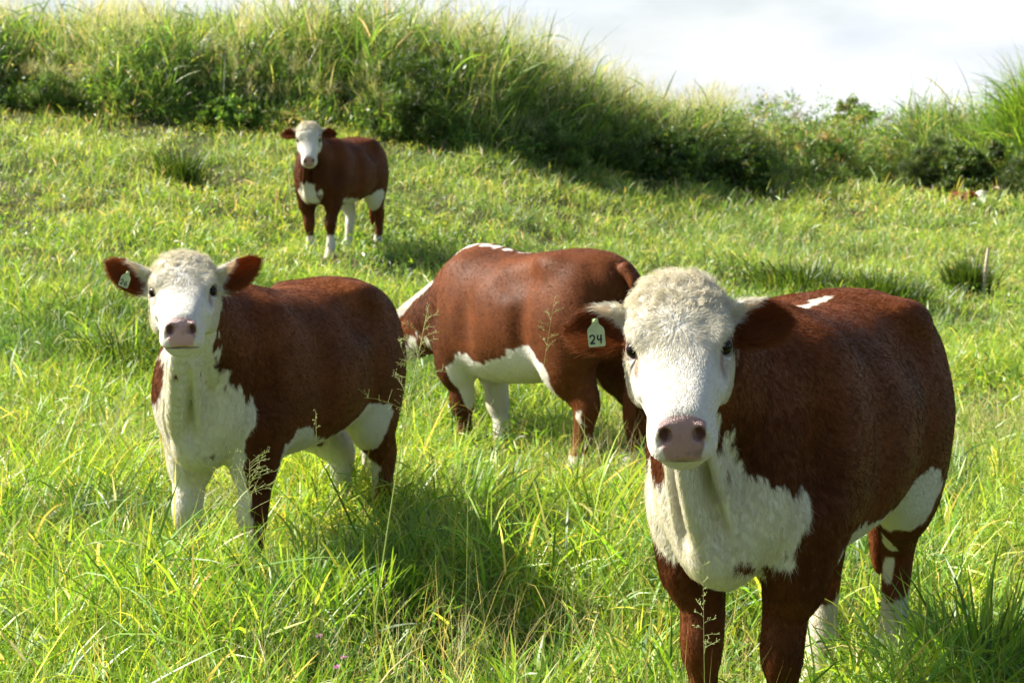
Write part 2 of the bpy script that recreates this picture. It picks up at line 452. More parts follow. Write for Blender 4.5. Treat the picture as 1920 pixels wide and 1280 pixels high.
            ell(g, (.262, .050 * y, -.018), (.006, .012, .012), .006, True, (a_, b_, e))
            ell(g, (.055, .108 * y, .012), (.055, .013, .016), .03, True)
            ell(g, (.0, .135 * y, .03), (.030, .012, .014), .02, True)             # hollow before the eye
        ell(g, (-.145, 0, .03), (.05, .07, .030), .05)                                # poll
        ell(g, (.228, 0, -.092), (.044, .052, .028), .02)                             # chin
        def mouth(P):
            return np.maximum(np.abs(P[:, 2] + .059 + .25 * (P[:, 1] ** 2) / .06) - .0030, .165 - P[:, 0])
        g.add(mouth, (.18, -.1, -.12), (.34, .1, -.02), .008, True)
        # ears
        for y in (-1, 1):
            ep = s.ears.get(y, {})
            base = np.array((-.098, .088 * y, -.035)); e1 = unit(ep.get('dir', (-.05, 1.0, -.05)) * np.array((1, y, 1)))
            e3 = np.array(ep.get('face', (.25, .15, 1.0))) * np.array((1, y, 1)); e3 = unit(e3 - e1 * (e3 @ e1)); e2 = np.cross(e3, e1) * y
            Ln = ep.get('len', .185)
            s.earf = getattr(s, 'earf', {}); s.earf[y] = (base, e1, e2, e3, Ln)
            def ear(P, base=base, e1=e1, e2=e2, e3=e3, Ln=Ln, y=y, cup=ep.get('cup', .038)):
                q = P - base; t = q @ e1 / Ln; v = q @ e2; wv = q @ e3
                tc_ = np.clip(t, 0, 1)
                hwid = herm([0, .15, .35, .6, .8, .93, 1.0], [.026, .033, .044, .046, .036, .021, .004], tc_)
                vc = np.clip(v, -hwid, hwid)
                off = cup * (vc / .056) ** 2 + .012 * np.sin(tc_ * 3.1) - .012 * tc_
                th = .0062 + .010 * (1 - tc_) ** 2
                return np.sqrt((v - vc) ** 2 + (wv - off) ** 2 + ((t - tc_) * Ln) ** 2) - th
            g.add(ear, (-.35, -.36, -.35), (.2, .36, .35), .018)
        def head(P):
            return g.ev(s.toH(P)) * hm
        f.add(head, hb[0], hb[1], .05)
        s.head_field = g
        # tail
        rl_ = 0; tl = s.pattern.get('tail', [(-.735, 0, 1.14), (-.80, 0, 1.04), (-.80, .0, .85), (-.78, .01, .60)])
        tube(f, tl, [.035, .026, .018, .014], [.035, .026, .018, .014], k=.03)
        ell(f, (tl[-1][0], tl[-1][1], tl[-1][2] - .14), (.035, .035, .16), .03)
        s.f = f; return f

    def crest(s, t):
        base, mid, skull, up, nw = s.nk
        i = t * 2; p = base + (mid - base) * min(i, 1) if i <= 1 else mid + (skull - mid) * (i - 1)
        return p + up * np.interp(i, [0, 1, 2], [.27, .19, .13])

    def grid(s, h, hf):
        """fine spacing round the head, coarser elsewhere"""
        c = s.h0; r = .30 * s.hm
        ax = []
        corners = np.array([s.fromH((a, y, n)) for a in (-.22, .34) for y in (-.15, .15) for n in (-.19, .08)] + [s.fromH((-.1, y, -.05)) for y in (-.30, .30)])
        lo, hi = corners.min(0), corners.max(0)
        for (a, b, i) in ((-.92, 1.0, 0), (-.46, .46, 1), (-.02, 1.35, 2)):
            a = min(a, lo[i] - .05); b = max(b, hi[i] + .05)
            x = a; l = [a]
            while x < b:
                x += hf if lo[i] < x < hi[i] else h
                l.append(x)
            ax.append(np.array(l))
        return ax

    # ---- coat
    def white(s, P, H):
        """signed field, above zero where the hair is white"""
        seg = np.clip(H[:, 0], -.12, .3); d = np.sqrt((H[:, 0] - seg) ** 2 + H[:, 1] ** 2 + ((H[:, 2] + .05) / 1.0) ** 2)
        w = s.pattern.get('headr', .165) - d
        w = np.minimum(w, .30 - np.abs(H[:, 1]) * 1 + 9 * 0)
        x, y, z = P.T
        for op in s.pattern['ops']:
            kind, shape = op[0], op[1]
            if shape == 'ell':
                c, r = op[2], op[3]; yy = np.abs(y) if len(op) > 4 and op[4] else y
                q = np.stack([(x - c[0]) / r[0], (yy - c[1]) / r[1], (z - c[2]) / r[2]], 1)
                l = np.linalg.norm(q, axis=1) + 1e-6; d = (1 - l) * min(r)
            elif shape == 'below':                      # under a curve z = f(x), optionally |y| window
                d = np.interp(x, op[2], op[3]) - z
                if len(op) > 4: d = np.minimum(d, np.minimum(x - op[4][0], op[4][1] - x))
                if len(op) > 5: d = np.minimum(d, np.minimum(y - op[5][0], op[5][1] - y))
            elif shape == 'strip':                      # along a polyline given in local points
                pts = [(s.fromH(p[1]) if p[0] == 'h' else s.crest(p[1]) + np.array((0, p[2] if len(p) > 2 else 0, 0))) if isinstance(p[0], str) else np.array(p) for p in op[2]]
                d = np.full(len(P), -9.0)
                for i in range(len(pts) - 1):
                    ab = pts[i + 1] - pts[i]; q = P - pts[i]; h = np.clip(q @ ab / (ab @ ab), 0, 1)
                    r = op[3][i] + (op[3][i + 1] - op[3][i]) * h
                    d = np.maximum(d, r - np.linalg.norm(q - h[:, None] * ab, axis=1))
            w = np.maximum(w, d) if kind == 'w' else np.minimum(w, -d)
        st = P * np.array((1.0, 1.0, .45))
        w = w + .018 * noise(P, 9, 1) + .020 * noise(st, 24, 11) + .013 * noise(st, 50, 2) + .006 * noise(st, 110, 3)
        # ears
        for yy, (b_, e1, e2, e3, Ln) in s.earf.items():
            q = H - b_; t = q @ e1 / Ln; v = q @ e2
            er = (t > .16) & (t < 1.2) & (np.abs(v) < .075) & (np.abs(q @ e3) < .07) & (np.abs(H[:, 1]) > .115)
            we = (s.pattern.get('earwhite', .24) + .34 * np.clip(v / .045, -.35, 1) + .10 * noise(P, 40, 4) - t) * .18
            w = np.where(er, we, w)
        return w

    def colour(s, P, H):
        w = s.white(P, H)
        t = sstep(-.003, .004, w)[:, None]
        br = RED * (1 - .25 * sstep(-.2, .9, noise(P, 6, 7)))[:, None] + (DARKRED - RED) * (.5 * sstep(.1, .8, noise(P, 3.1, 8)))[:, None]
        br = br * s.pattern.get('dark', 1.0) * (1 + .16 * noise(P, 22, 16) + .10 * noise(P, 60, 17))[:, None]
        faded_lit = (s.pattern.get('fade_lit', .30) * sstep(.95, 1.2, P[:, 2]) * sstep(-.4, .6, noise(P, 8, 18)))[:, None]  # sun-faded hair, plus sunlight along the back painted into the coat
        br = br * (1 - faded_lit) + br * np.array((1.5, 1.6, 1.5)) * faded_lit
        eb = (self_ear(H) * .25)[:, None]; br = br * (1 + eb * np.array((1.0, .9, .7)))  # ears tinted brighter, their sunlit rims put into the hair colour
        cr_ = CREAM * (1 + .05 * noise(P, 9, 9))[:, None]
        # poll curls are creamier
        poll = sstep(-.02, -.18, H[:, 0] + .02 * noise(P, 20, 13)) * (np.abs(H[:, 1]) < .13) * (H[:, 2] > -.12)
        cr_ = cr_ * (1 - poll[:, None] * np.array((.01, .04, .10)))
        c = cr_ * t + br * (1 - t)
        # inside of the ears
        dirt = (sstep(.55, .25, P[:, 2]) * .45 * sstep(-.5, .6, noise(P, 12, 14)) + .18 * sstep(.1, .8, noise(P, 7, 15)) * sstep(1.0, .6, P[:, 2]))[:, None]
        c = c * (1 - dirt) + c * np.array((.62, .55, .38)) * dirt
        fl = (sstep(.80, .90, noise(P, 85, 19)) * .55)[:, None]; c = c * (1 - fl) + np.array((.16, .10, .045)) * fl * (1 - t) + c * fl * t
        # skin of the nose, mouth, rims of the eyes
        a, y, n = H.T; ay = np.abs(y)
        padw = .052 - .012 * sstep(-.01, -.05, n)
        pad = np.minimum(np.minimum(a - (.225 + .008 * (ay / .05) ** 2), padw - ay), n + .055)
        pad = sstep(-.003, .004, pad + .0015 * noise(P, 120, 5))[:, None]
        pk = PINK * s.pattern.get('nose', .82) * (1 - .30 * sstep(.0, .8, noise(P, 55, 6)))[:, None] * (1 - .35 * sstep(.5, .9, noise(P, 130, 12)))[:, None]
        c = c * (1 - pad) + pk * pad
        lip = (sstep(.008, .003, np.abs(n + .059 + 4.2 * y ** 2)) * (a > .155) * (ay < .08))[:, None]
        c = c * (1 - lip * .75) + np.array((.20, .12, .07)) * lip * .75
        nos = np.sqrt(((a - .252) / .017) ** 2 + ((ay - .039) / .0125) ** 2 + ((n + .002) / .0185) ** 2)
        nos = sstep(1.15, .8, nos)[:, None]; c = c * (1 - nos) + np.array((.10, .035, .03)) * nos
        rim = np.sqrt((a / .032) ** 2 + ((n - .004) / .023) ** 2 + ((ay - .113) / .035) ** 2)
        rim_ = sstep(1.15, .8, rim)[:, None]; c = c * (1 - rim_ * .8) + np.array((.16, .09, .06)) * rim_ * .8
        tear = (sstep(1.1, .2, np.sqrt(((a - .045) / .055) ** 2 + ((n - .006 + (a - .02) * .3) / .013) ** 2 + ((ay - .10) / .03) ** 2)))[:, None]
        c = c * (1 - tear * .75) + np.array((.26, .15, .09)) * tear * .75
        bare = np.maximum(np.maximum(pad, nos), np.maximum(rim_, lip))[:, 0]
        return np.clip(c, 0, 1), bare

def self_ear(H):
    return (np.abs(H[:, 1]) > .124) & (H[:, 0] < .0) & (H[:, 0] > -.30) & (H[:, 2] > -.16)

def hair_mesh(cow, V, F, n_hair, parent, lens=1.0, thick=1.0, seed=1):
    r = np.random.default_rng(seed)
    N, fn = vnormals(V, F)
    area = np.linalg.norm(fn, axis=1) / 2
    cen = V[F].mean(1); Hc = cow.toH(cen)
    headm = (np.abs(Hc[:, 1]) < .30) & (Hc[:, 0] > -.23) & (Hc[:, 0] < .34) & (Hc[:, 2] > -.2) & (Hc[:, 2] < .12)
    wgt = area * np.where(headm, 3.0, 1.0)
    wgt = wgt * np.where(cen[:, 2] < .12, .2, 1)
    fi = r.choice(len(F), n_hair, p=wgt / wgt.sum())
    u = r.random((n_hair, 2)); q = V[F[fi]]
    P = (q[:, 0] * (1 - u[:, :1]) + q[:, 1] * u[:, :1]) * (1 - u[:, 1:]) + (q[:, 3] * (1 - u[:, :1]) + q[:, 2] * u[:, :1]) * u[:, 1:]
    nn = N[F[fi]].mean(1); nn /= np.linalg.norm(nn, axis=1)[:, None] + 1e-9
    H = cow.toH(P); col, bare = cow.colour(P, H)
    keep = bare < .3; P, nn, H, col = P[keep], nn[keep], H[keep], col[keep]; n = len(P)
    x, y, z = P.T; a, sy, dn = H.T; ear = self_ear(H)
    head = ((np.abs(sy) < .14) & (a > -.22) & (a < .34) & (dn > -.2) & (dn < .12)) | ear
    poll = head & (a < -.055) & (dn > -.13) & ~ear
    # lie of the hair
    D = np.tile(np.array((-.85, 0, -.45)), (n, 1))
    legz = sstep(.62, .5, z)[:, None]; D = D * (1 - legz) + np.array((-.15, 0, -1)) * legz
    neck = (sstep(.45, .65, x) * (1 - legz[:, 0]))[:, None]; D = D * (1 - neck) + np.array((-.35, 0, -.9)) * neck
    D[:, 1] += .35 * noise(P, 5, 21); D[:, 2] += .25 * noise(P, 4, 22)
    w0 = np.array((-.015, 0))                       # whorl on the forehead
    da, ds = a - w0[0], sy; rr = np.sqrt(da ** 2 + ds ** 2) + .01
    rad = np.stack([da / rr, ds / rr * 1.1, np.zeros(n)], 1)
    face = sstep(.0, .12, a)[:, None]; rad = rad * (1 - face) + np.array((1, 0, 0)) * face
    sw = .35 * noise(H, 38, 23) ; rad[:, 1] += sw; rad[:, 0] += .3 * noise(H, 33, 24)
    De = np.stack([0 * sy - .25, np.sign(sy) * 1.0, -.3 + 0 * sy], 1)
    Dh = np.where(ear[:, None], De, rad) @ cow.H
    D = np.where(head[:, None], Dh, D)
    D = D + r.normal(0, .22, (n, 3))
    D -= nn * np.sum(D * nn, 1)[:, None]; D /= np.linalg.norm(D, axis=1)[:, None] + 1e-9
    L = np.full(n, .014); L[(x > .5) & (z < 1.0)] = .024; L[z < .5] = .012
    L = L * (1 + .3 * noise(P, 14, 30))
    L[head] = .0062 + .017 * sstep(.11, -.02, a[head])
    br_ = head & ~ear & (a > -.045) & (a < -.004) & (np.abs(sy) > .080); L[br_] = .021
    L[poll] = .022 + .011 * sstep(-.05, -.15, a[poll]); L[ear] = .018
    fr = ear & (sy * np.sign(sy) < .26) & (H[:, 0] > -.075); L[fr] = .034
    L *= lens * (.7 + .6 * r.random(n))
    lift = np.full(n, .19); lift[head] = .12 + .12 * sstep(.06, -.04, a[head]); lift[poll] = .42; lift[ear] = .5
    lift *= (.6 + .8 * r.random(n))
    K = 5
    T = np.linspace(0, 1, K)
    # clumping towards locks
    lock = np.where(head & ~poll, .30, .5) * noise(P, 60, 31); B = np.cross(nn, D)
    pts = np.zeros((n, K, 3))
    curl = np.where(poll, 1.25, np.where(head & (a < .02) & ~ear, .40, .10))
    ph = noise(P, 30, 33) * 6 + r.normal(0, .25, n)
    for i, t in enumerate(T):
        up = lift * (t - .45 * t * t)
        side = (lock * np.where(poll, 2.2, 1.2)) * t + curl * .28 * np.sin(ph + t * 4.2) * t
        fwd = t * (1 - .25 * curl * t)
        pts[:, i] = P + L[:, None] * (D * fwd[:, None] + nn * (up + curl * .16 * np.cos(ph + t * 4.6) * t)[:, None] + B * side[:, None])
    pts[:, 0] -= nn * .001
    rad_ = np.where(head, .00034, .00042) * thick * (.8 + .4 * r.random(n)); rad_[poll] *= 1.35
    R_ = rad_[:, None] * np.array((1, .95, .8, .55, .12))
    hc = bpy.data.hair_curves.new("hair")
    hc.add_curves([K] * n)
    hc.attributes['position'].data.foreach_set('vector', pts.astype(np.float32).ravel()) if 'position' in hc.attributes else hc.points.foreach_set('position', pts.astype(np.float32).ravel())
    ra = hc.attributes.get('radius') or hc.attributes.new('radius', 'FLOAT', 'POINT')
    ra.data.foreach_set('value', R_.astype(np.float32).ravel())
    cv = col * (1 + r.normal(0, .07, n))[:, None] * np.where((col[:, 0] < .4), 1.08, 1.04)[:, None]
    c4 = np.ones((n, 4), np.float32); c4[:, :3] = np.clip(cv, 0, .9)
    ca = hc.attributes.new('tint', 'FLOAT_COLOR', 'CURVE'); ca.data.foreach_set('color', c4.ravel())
    hc.materials.append(M_HAIR)
    o = bpy.data.objects.new("hair", hc); C.collection.objects.link(o); o.parent = parent
    return o

def uv_ball(name, c, r, mat, parent, n=16):
    V = []; F = []
    for i in range(n + 1):
        th = math.pi * i / n
        for j in range(2 * n):
            ph = math.pi * j / n; V.append((c[0] + r * math.sin(th) * math.cos(ph), c[1] + r * math.sin(th) * math.sin(ph), c[2] + r * math.cos(th)))
    for i in range(n):
        for j in range(2 * n):
            k = (j + 1) % (2 * n); F.append((i * 2 * n + j, (i + 1) * 2 * n + j, (i + 1) * 2 * n + k, i * 2 * n + k))
    return mesh_obj(name, V, np.array(F), mat, parent, True)

STROKES = {
    '2': [[(.05, .72), (.18, .93), (.45, 1.0), (.72, .92), (.80, .70), (.68, .48), (.38, .24), (.08, .03), (.30, .05), (.85, .04)]],
    '4': [[(.18, 1.0), (.12, .72), (.10, .50), (.35, .44), (.85, .50)], [(.72, 1.0), (.66, .55), (.64, .0)]],
    '6': [[(.75, .98), (.42, .84), (.16, .50), (.14, .22), (.35, .02), (.66, .06), (.80, .28), (.64, .50), (.35, .48), (.16, .30)]],
}
def ear_tag(cow, root, text, y=-1, pos=(-.075, .185, .0), size=1.0, tilt=0):
    """flat plastic tag with a narrow neck, hanging in front of the ear, with its number"""
    o = cow.fromH(np.array(pos) * (1, y, 1)); zw = np.array((0, 0, 1.0))
    nrm = unit(cow.R.T @ unit(np.array((-.10, -1, .10)))); 
    rt = unit(np.cross(zw, -nrm) * -1); 
    rt = unit(np.cross(zw, nrm)); up = np.cross(nrm, rt)
    ct, st = math.cos(tilt), math.sin(tilt); rt, up = rt * ct + up * st, up * ct - rt * st
    outline = [(-.007, .036), (.007, .036), (.009, .022), (.019, .012), (.021, .006), (.021, -.030), (.018, -.034), (-.018, -.034), (-.021, -.030), (-.021, .006), (-.019, .012), (-.009, .022)]
    outline = [(a * size, b * size) for a, b in outline]; th = .0012
    V = [o + rt * a + up * b + nrm * th for a, b in outline] + [o + rt * a + up * b - nrm * th for a, b in outline]
    n = len(outline); me = bpy.data.meshes.new("ear_tag")
    me.from_pydata([tuple(v) for v in V], [], [tuple(range(n)), tuple(range(2 * n - 1, n - 1, -1))] + [(i, i + n, (i + 1) % n + n, (i + 1) % n) for i in range(n)])
    me.materials.append(M_TAG); t = bpy.data.objects.new("ear_tag", me); C.collection.objects.link(t); t.parent = root
    Vn, Fn = [], []
    x0 = -.0165 * size; w = .0145 * size; hh = .021 * size; wd = .0019 * size
    for ch in text:
        for st_ in STROKES[ch]:
            pts = np.array(st_); tt = np.arange(len(pts)); t2 = np.linspace(0, len(pts) - 1, len(pts) * 5)
            px = x0 + herm(tt, pts[:, 0], t2) * w; py = -.026 * size + herm(tt, pts[:, 1], t2) * hh
            dx = np.gradient(px); dy = np.gradient(py); l = np.hypot(dx, dy) + 1e-9
            b = len(Vn)
            for i in range(len(px)):
                for sg in (-1, 1):
                    a_, b_ = px[i] - sg * dy[i] / l[i] * wd, py[i] + sg * dx[i] / l[i] * wd
                    Vn.append(o + rt * a_ + up * b_ + nrm * (th + .0005))
            for i in range(len(px) - 1): Fn.append((b + 2 * i, b + 2 * i + 1, b + 2 * i + 3, b + 2 * i + 2))
        x0 += w * 1.22
    mesh_obj("tag_number", Vn, np.array(Fn), M_INK, t)
    # button that holds it
    bt = uv_ball("tag_button", o + up * .029 * size + nrm * .003, .0055 * size, M_TAG, t, 8)
    return t

def make_cow(cow, label, h, hf, n_hair, lens=1.0, thick=1.0, eyes=True, seed=1):
    f = cow.build_field()
    V, F = surface_nets(f, *cow.grid(h, hf))
    V = relax(V, F, 2, .45)
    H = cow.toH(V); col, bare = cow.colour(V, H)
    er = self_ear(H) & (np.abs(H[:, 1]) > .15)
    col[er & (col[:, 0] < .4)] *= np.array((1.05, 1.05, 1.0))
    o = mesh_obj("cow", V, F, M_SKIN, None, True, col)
    o.data.materials.append(M_EARSKIN); o.data.materials.append(M_NOSESKIN)
    fm = np.where(er[F].all(1), 1, np.where((bare[F].min(1) > .6), 2, 0)).astype(np.int32)
    o.data.polygons.foreach_set('material_index', fm)
    o.matrix_world = Matrix.Translation(cow.loc) @ Matrix([list(r) for r in cow.R]).to_4x4() @ Matrix.Scale(cow.sc, 4)
    tag(o, label, "cow", "brown and white cattle in the pasture")
    if n_hair: hair_mesh(cow, V, F, n_hair, o, lens, thick, seed)
    if eyes:
        for y in (-1, 1): uv_ball("eye", cow.fromH((.0, .0985 * y, .0)), .0200 * cow.hm, M_EYE, o)
    return o

# ---------------------------------------------------------------- the herd
import time as _t
t0 = _t.time()
SKIP_HAIR = False
def HN(n): return 0 if SKIP_HAIR else n

cow1 = Cow((.815, 5.16, .03), (-.45, -.89), 1.0, at(1273, 653, 4.13), (-.035, -.75, -.66), (-.09, -.66, .75),
    {'fl': (.0, .105), 'fr': (.02, -.11), 'hl': (-.02, .10), 'hr': (.06, -.10)},
    {'wide': .94, 'ops': [('w', 'below', [-.6, -.42, -.3, -.1, .1, .3, .45], [.50, .66, .68, .64, .64, .64, .60], (-.46, .42)),
             ('w', 'ell', (.68, -.05, .73), (.28, .265, .165)), ('w', 'ell', (.68, .02, .62), (.20, .14, .12)), ('w', 'ell', (-.62, .12, .35), (.05, .05, .035)),
             ('w', 'ell', (-.40, .22, .66), (.10, .10, .085), True),
             ('w', 'strip', [('h', (.02, 0, -.16)), (.76, -.01, .90), (.74, 0, .72)], [.095, .085, .12]),
             ('b', 'below', [-.9, -.56, -.38, .2, .44, .8], [.56, .62, .50, .40, .60, .58], (-.9, .9), (.09, .5)),
             ('b', 'below', [-.9, -.56, -.38, .2, .44, .8], [.56, .62, .50, .40, .60, .58], (-.9, .9), (-.5, -.08)),
             ('w', 'ell', (-.52, .10, .44), (.05, .05, .04)), ('w', 'ell', (-.40, -.12, .50), (.04, .05, .03)),
             ('w', 'below', [-1, 0], [.27, .25], (-.9, -.3)),
             ('w', 'ell', (.90, .03, .86), (.22, .085, .13)),
             ('b', 'ell', (.76, -.15, .88), (.13, .075, .085)),
             ('w', 'strip', [(-.30, .0, 1.215), (-.10, .004, 1.205), (.04, .006, 1.20)], [.008, .017, .012])]},
    ears={-1: dict(dir=(-.02, 1.0, .02), face=(.62, .15, .8), len=.172), 1: dict(dir=(-.02, 1.0, .02), face=(.62, .15, .8), len=.172)})
make_cow(cow1, "nearest cow on the right, curly white head, dark brown sides, ear tag 24", .0085, .0040, HN(190000), 1.0, 1.0, seed=1)
t1 = ear_tag(cow1, bpy.context.scene.objects['cow'], "24", -1, (-.024, .184, .035), .92, .10)
print("cow1", _t.time() - t0)

cow2 = Cow((-.93, 7.42, 0), (-.38, -.925), .97, at(343, 547, 6.33), (.125, -.88, -.45), (.05, -.45, .88),
    {'fl': (.0, .13), 'fr': (.06, -.14), 'hl': (-.04, .13), 'hr': (.02, -.05)},
    {'ops': [('w', 'below', [-.6, -.42, -.3, -.1, .1, .3, .45], [.56, .70, .70, .62, .60, .68, .60], (-.47, .42)),
             ('w', 'ell', (.72, 0, .76), (.26, .24, .20)),
             ('w', 'strip', [('h', (.02, 0, -.16)), (.76, -.02, .92), (.74, 0, .74)], [.13, .135, .19]),
             ('w', 'ell', (.84, .04, .88), (.24, .18, .16)),
             ('b', 'ell', (.75, -.16, .90), (.15, .08, .11)),
             ('w', 'below', [-.9, .2, .44, .8], [.56, .40, .64, .60], (.2, .9), (-.5, .15)),
             ('w', 'below', [-.9, 0], [.60, .60], (-.9, -.2), (-.5, .12)),
             ('b', 'ell', (-.46, -.12, .52), (.05, .06, .04)),
             ('w', 'strip', [('c', .75), ('c', .45), ('c', .15)], [.10, .08, .04])], 'nose': 1.15, 'fade_lit': 1.0, 'legw': 1.06, 'earwhite': .30},  # the sunlit back of this cow is painted into its coat
    ears={-1: dict(dir=(-.25, 1.0, .42), face=(1, .12, .25), len=.205), 1: dict(dir=(-.25, 1.0, .42), face=(1, .12, .25), len=.205)})
c2 = make_cow(cow2, "cow on the left with raised head and pink nose, white forelegs, ear tag 26", .010, .0048, HN(110000), 1.0, 1.25, seed=2)
ear_tag(cow2, c2, "26", -1, (-.045, .200, .030), .85, -.35)

cow3 = Cow((.10, 10.12, .02), (-.66, .75), 1.0, at(695, 648, 11.3), (-.45, -.10, -.88), (-.85, .1, .45),
    {'fl': (-.02, .11), 'fr': (-.10, -.11), 'hl': (.06, .14), 'hr': (-.08, -.12)},
    {'ops': [('w', 'below', [-.6, -.42, -.3, -.1, .1, .3, .45], [.50, .62, .73, .68, .60, .66, .54], (-.46, .50)),
             ('w', 'ell', (.74, 0, .66), (.12, .12, .16)),
             ('w', 'strip', [('h', (.0, 0, -.16)), (.74, 0, .78), (.72, 0, .60)], [.10, .08, .12]),
             ('w', 'below', [-1, -.1, 0, 1], [.17, .17, .46, .46], (-.9, .9), (-.5, .5)), ('w', 'ell', (-.40, .20, .50), (.035, .06, .16)), ('w', 'ell', (-.62, .17, .37), (.03, .03, .03)), ('w', 'ell', (-.56, -.12, .42), (.03, .04, .06)),
             ('b', 'below', [-.9, .38, .46, .52, .8], [0, .30, .66, .70, .70], (.36, .75), (.04, .5)),
             ('b', 'ell', (-.66, .13, .42), (.09, .12, .17)),
             ('w', 'strip', [('c', .95, .08), ('c', .55, .07), ('c', .25, .06), (.44, .035, 1.225), (.2, .01, 1.215), (-.15, .01, 1.21)], [.11, .085, .06, .03, .022, .014])],
     'deep': .045, 'legw': 1.16, 'tail': [(-.735, 0, 1.14), (-.80, 0, 1.04), (-.80, .0, .85), (-.78, .01, .55)]})
make_cow(cow3, "cow grazing in the middle with its head down, seen from its side and rump", .012, .008, HN(70000), 1.0, 1.7, seed=3)

cow4 = Cow((-1.64, 17.7, .94), (-.34, -.94), .93, at(579, 263, 16.75), (.07, -.60, -.80), (.05, -.80, .6),
    {'fl': (.06, .13), 'fr': (-.02, -.13), 'hl': (-.02, .14), 'hr': (.20, -.10)},
    {'ops': [('w', 'below', [-.6, -.42, -.3, -.1, .1, .3, .45], [.60, .70, .64, .60, .60, .60, .60], (-.50, .42)),
             ('w', 'ell', (.74, .0, .64), (.16, .12, .15)),
             ('b', 'below', [-.9, .44, .8], [.50, .56, .54], (.2, .9), (-.5, .5)),
             ('w', 'below', [-1, 0], [.22, .22], (-.9, .9))], 'headr': .15, 'earwhite': .12, 'dark': .9,
     'tail': [(-.735, 0, 1.14), (-.80, 0, 1.04), (-.80, .0, .85), (-.78, .01, .60)]})
make_cow(cow4, "farthest standing cow, small, facing the camera in front of the tall grass", .016, .009, HN(40000), 1.0, 2.4, seed=4)
print("cows", _t.time() - t0)

# ---------------------------------------------------------------- the bank of tall growth along the top of the pasture
def hit(u, v):
    """where the line of sight through u, v meets the pasture"""
    Ys = np.linspace(5, 45, 1600); P = np.array([at(u, v, Y) for Y in Ys]); g = pasture(P[:, 0], P[:, 1])
    i = np.argmax(P[:, 2] < g); return P[i] if i else P[-1]
pasture = ground
BU = [-250, 0, 200, 400, 560, 700, 850, 1000, 1100, 1250, 1400, 1500, 1600, 1680, 1800, 1920, 2200]
BV = [215, 218, 222, 235, 250, 265, 290, 318, 335, 352, 370, 362, 352, 362, 378, 386, 395]
BT = [68, 82, 74, 90, 74, 58, 94, 122, 168, 222, 232, 192, 190, 212, 226, 235, 235]     # top of the growth
TH = [(u - 960) / FPX for u in BU]
BY = [hit(u, v)[1] for u, v in zip(BU, BV)]
BY = [BY[0]] + [np.mean(BY[i - 1:i + 2]) for i in range(1, len(BY) - 1)] + [BY[-1]]
BH = [(v - t) / FPX * y for v, t, y in zip(BV, BT, BY)]
RAMP = [1.3] * 10 + [1.6, 5.5, 5.5, 1.6, 1.3, 1.3, 1.3]
print('bank Y', [round(y, 1) for y in BY], [round(h, 2) for h in BH])
def behind(X, Y):
    th = np.asarray(X) / np.maximum(Y, 1)
    P = np.stack([np.asarray(X, float).ravel(), np.zeros(np.size(X))], 1)
    return np.asarray(Y) - np.interp(th, TH, BY) + .45 * noise(P, 1.1, 41).reshape(np.shape(X)) + .25 * noise(P, 3.1, 42).reshape(np.shape(X))
def terrain(X, Y):
    X = np.asarray(X, float); Y = np.asarray(Y, float)
    s_ = behind(X, Y); th = X / np.maximum(Y, 1)
    hh = np.interp(th, TH, BH); rp = np.interp(th, TH, RAMP)
    steep = np.interp(th, TH, [.38] * 10 + [.45, .80, .80, .5] + [.4] * 3)
    return pasture(X, Y) + hh * steep * sstep(0, 1, (s_ - .25) / rp)

# ground sheet: fine near, coarse to the horizon
def sheet():
    ys = np.concatenate([np.linspace(-30, 2, 9), np.linspace(2.5, 22, 150), np.linspace(22.1, 40, 180), np.geomspace(41, 900, 24)])
    u = np.linspace(-1, 1, 201); 
    X = np.sign(u)[:, None] * (np.abs(u)[:, None] * (np.maximum(ys, 6) * .45 + 3)[None] + np.maximum(np.abs(u)[:, None] - .9, 0) * 10 * np.maximum(ys, 60)[None])
    Y = np.broadcast_to(ys, X.shape)
    Z = terrain(X, Y)
    far = np.maximum(Y - 45, 0); Z = Z - far * .06
    n, m = X.shape; I = np.arange(n * m).reshape(n, m)
    F = np.stack([I[:-1, :-1], I[1:, :-1], I[1:, 1:], I[:-1, 1:]], -1).reshape(-1, 4)
    o = mesh_obj("ground", np.stack([X, Y, Z], -1).reshape(-1, 3), F, mat_plain("soil_and_thatch", (.030, .045, .012), .95, .1, (.085, .075, .030), 7), None, True)
    tag(o, kind='structure')
sheet()

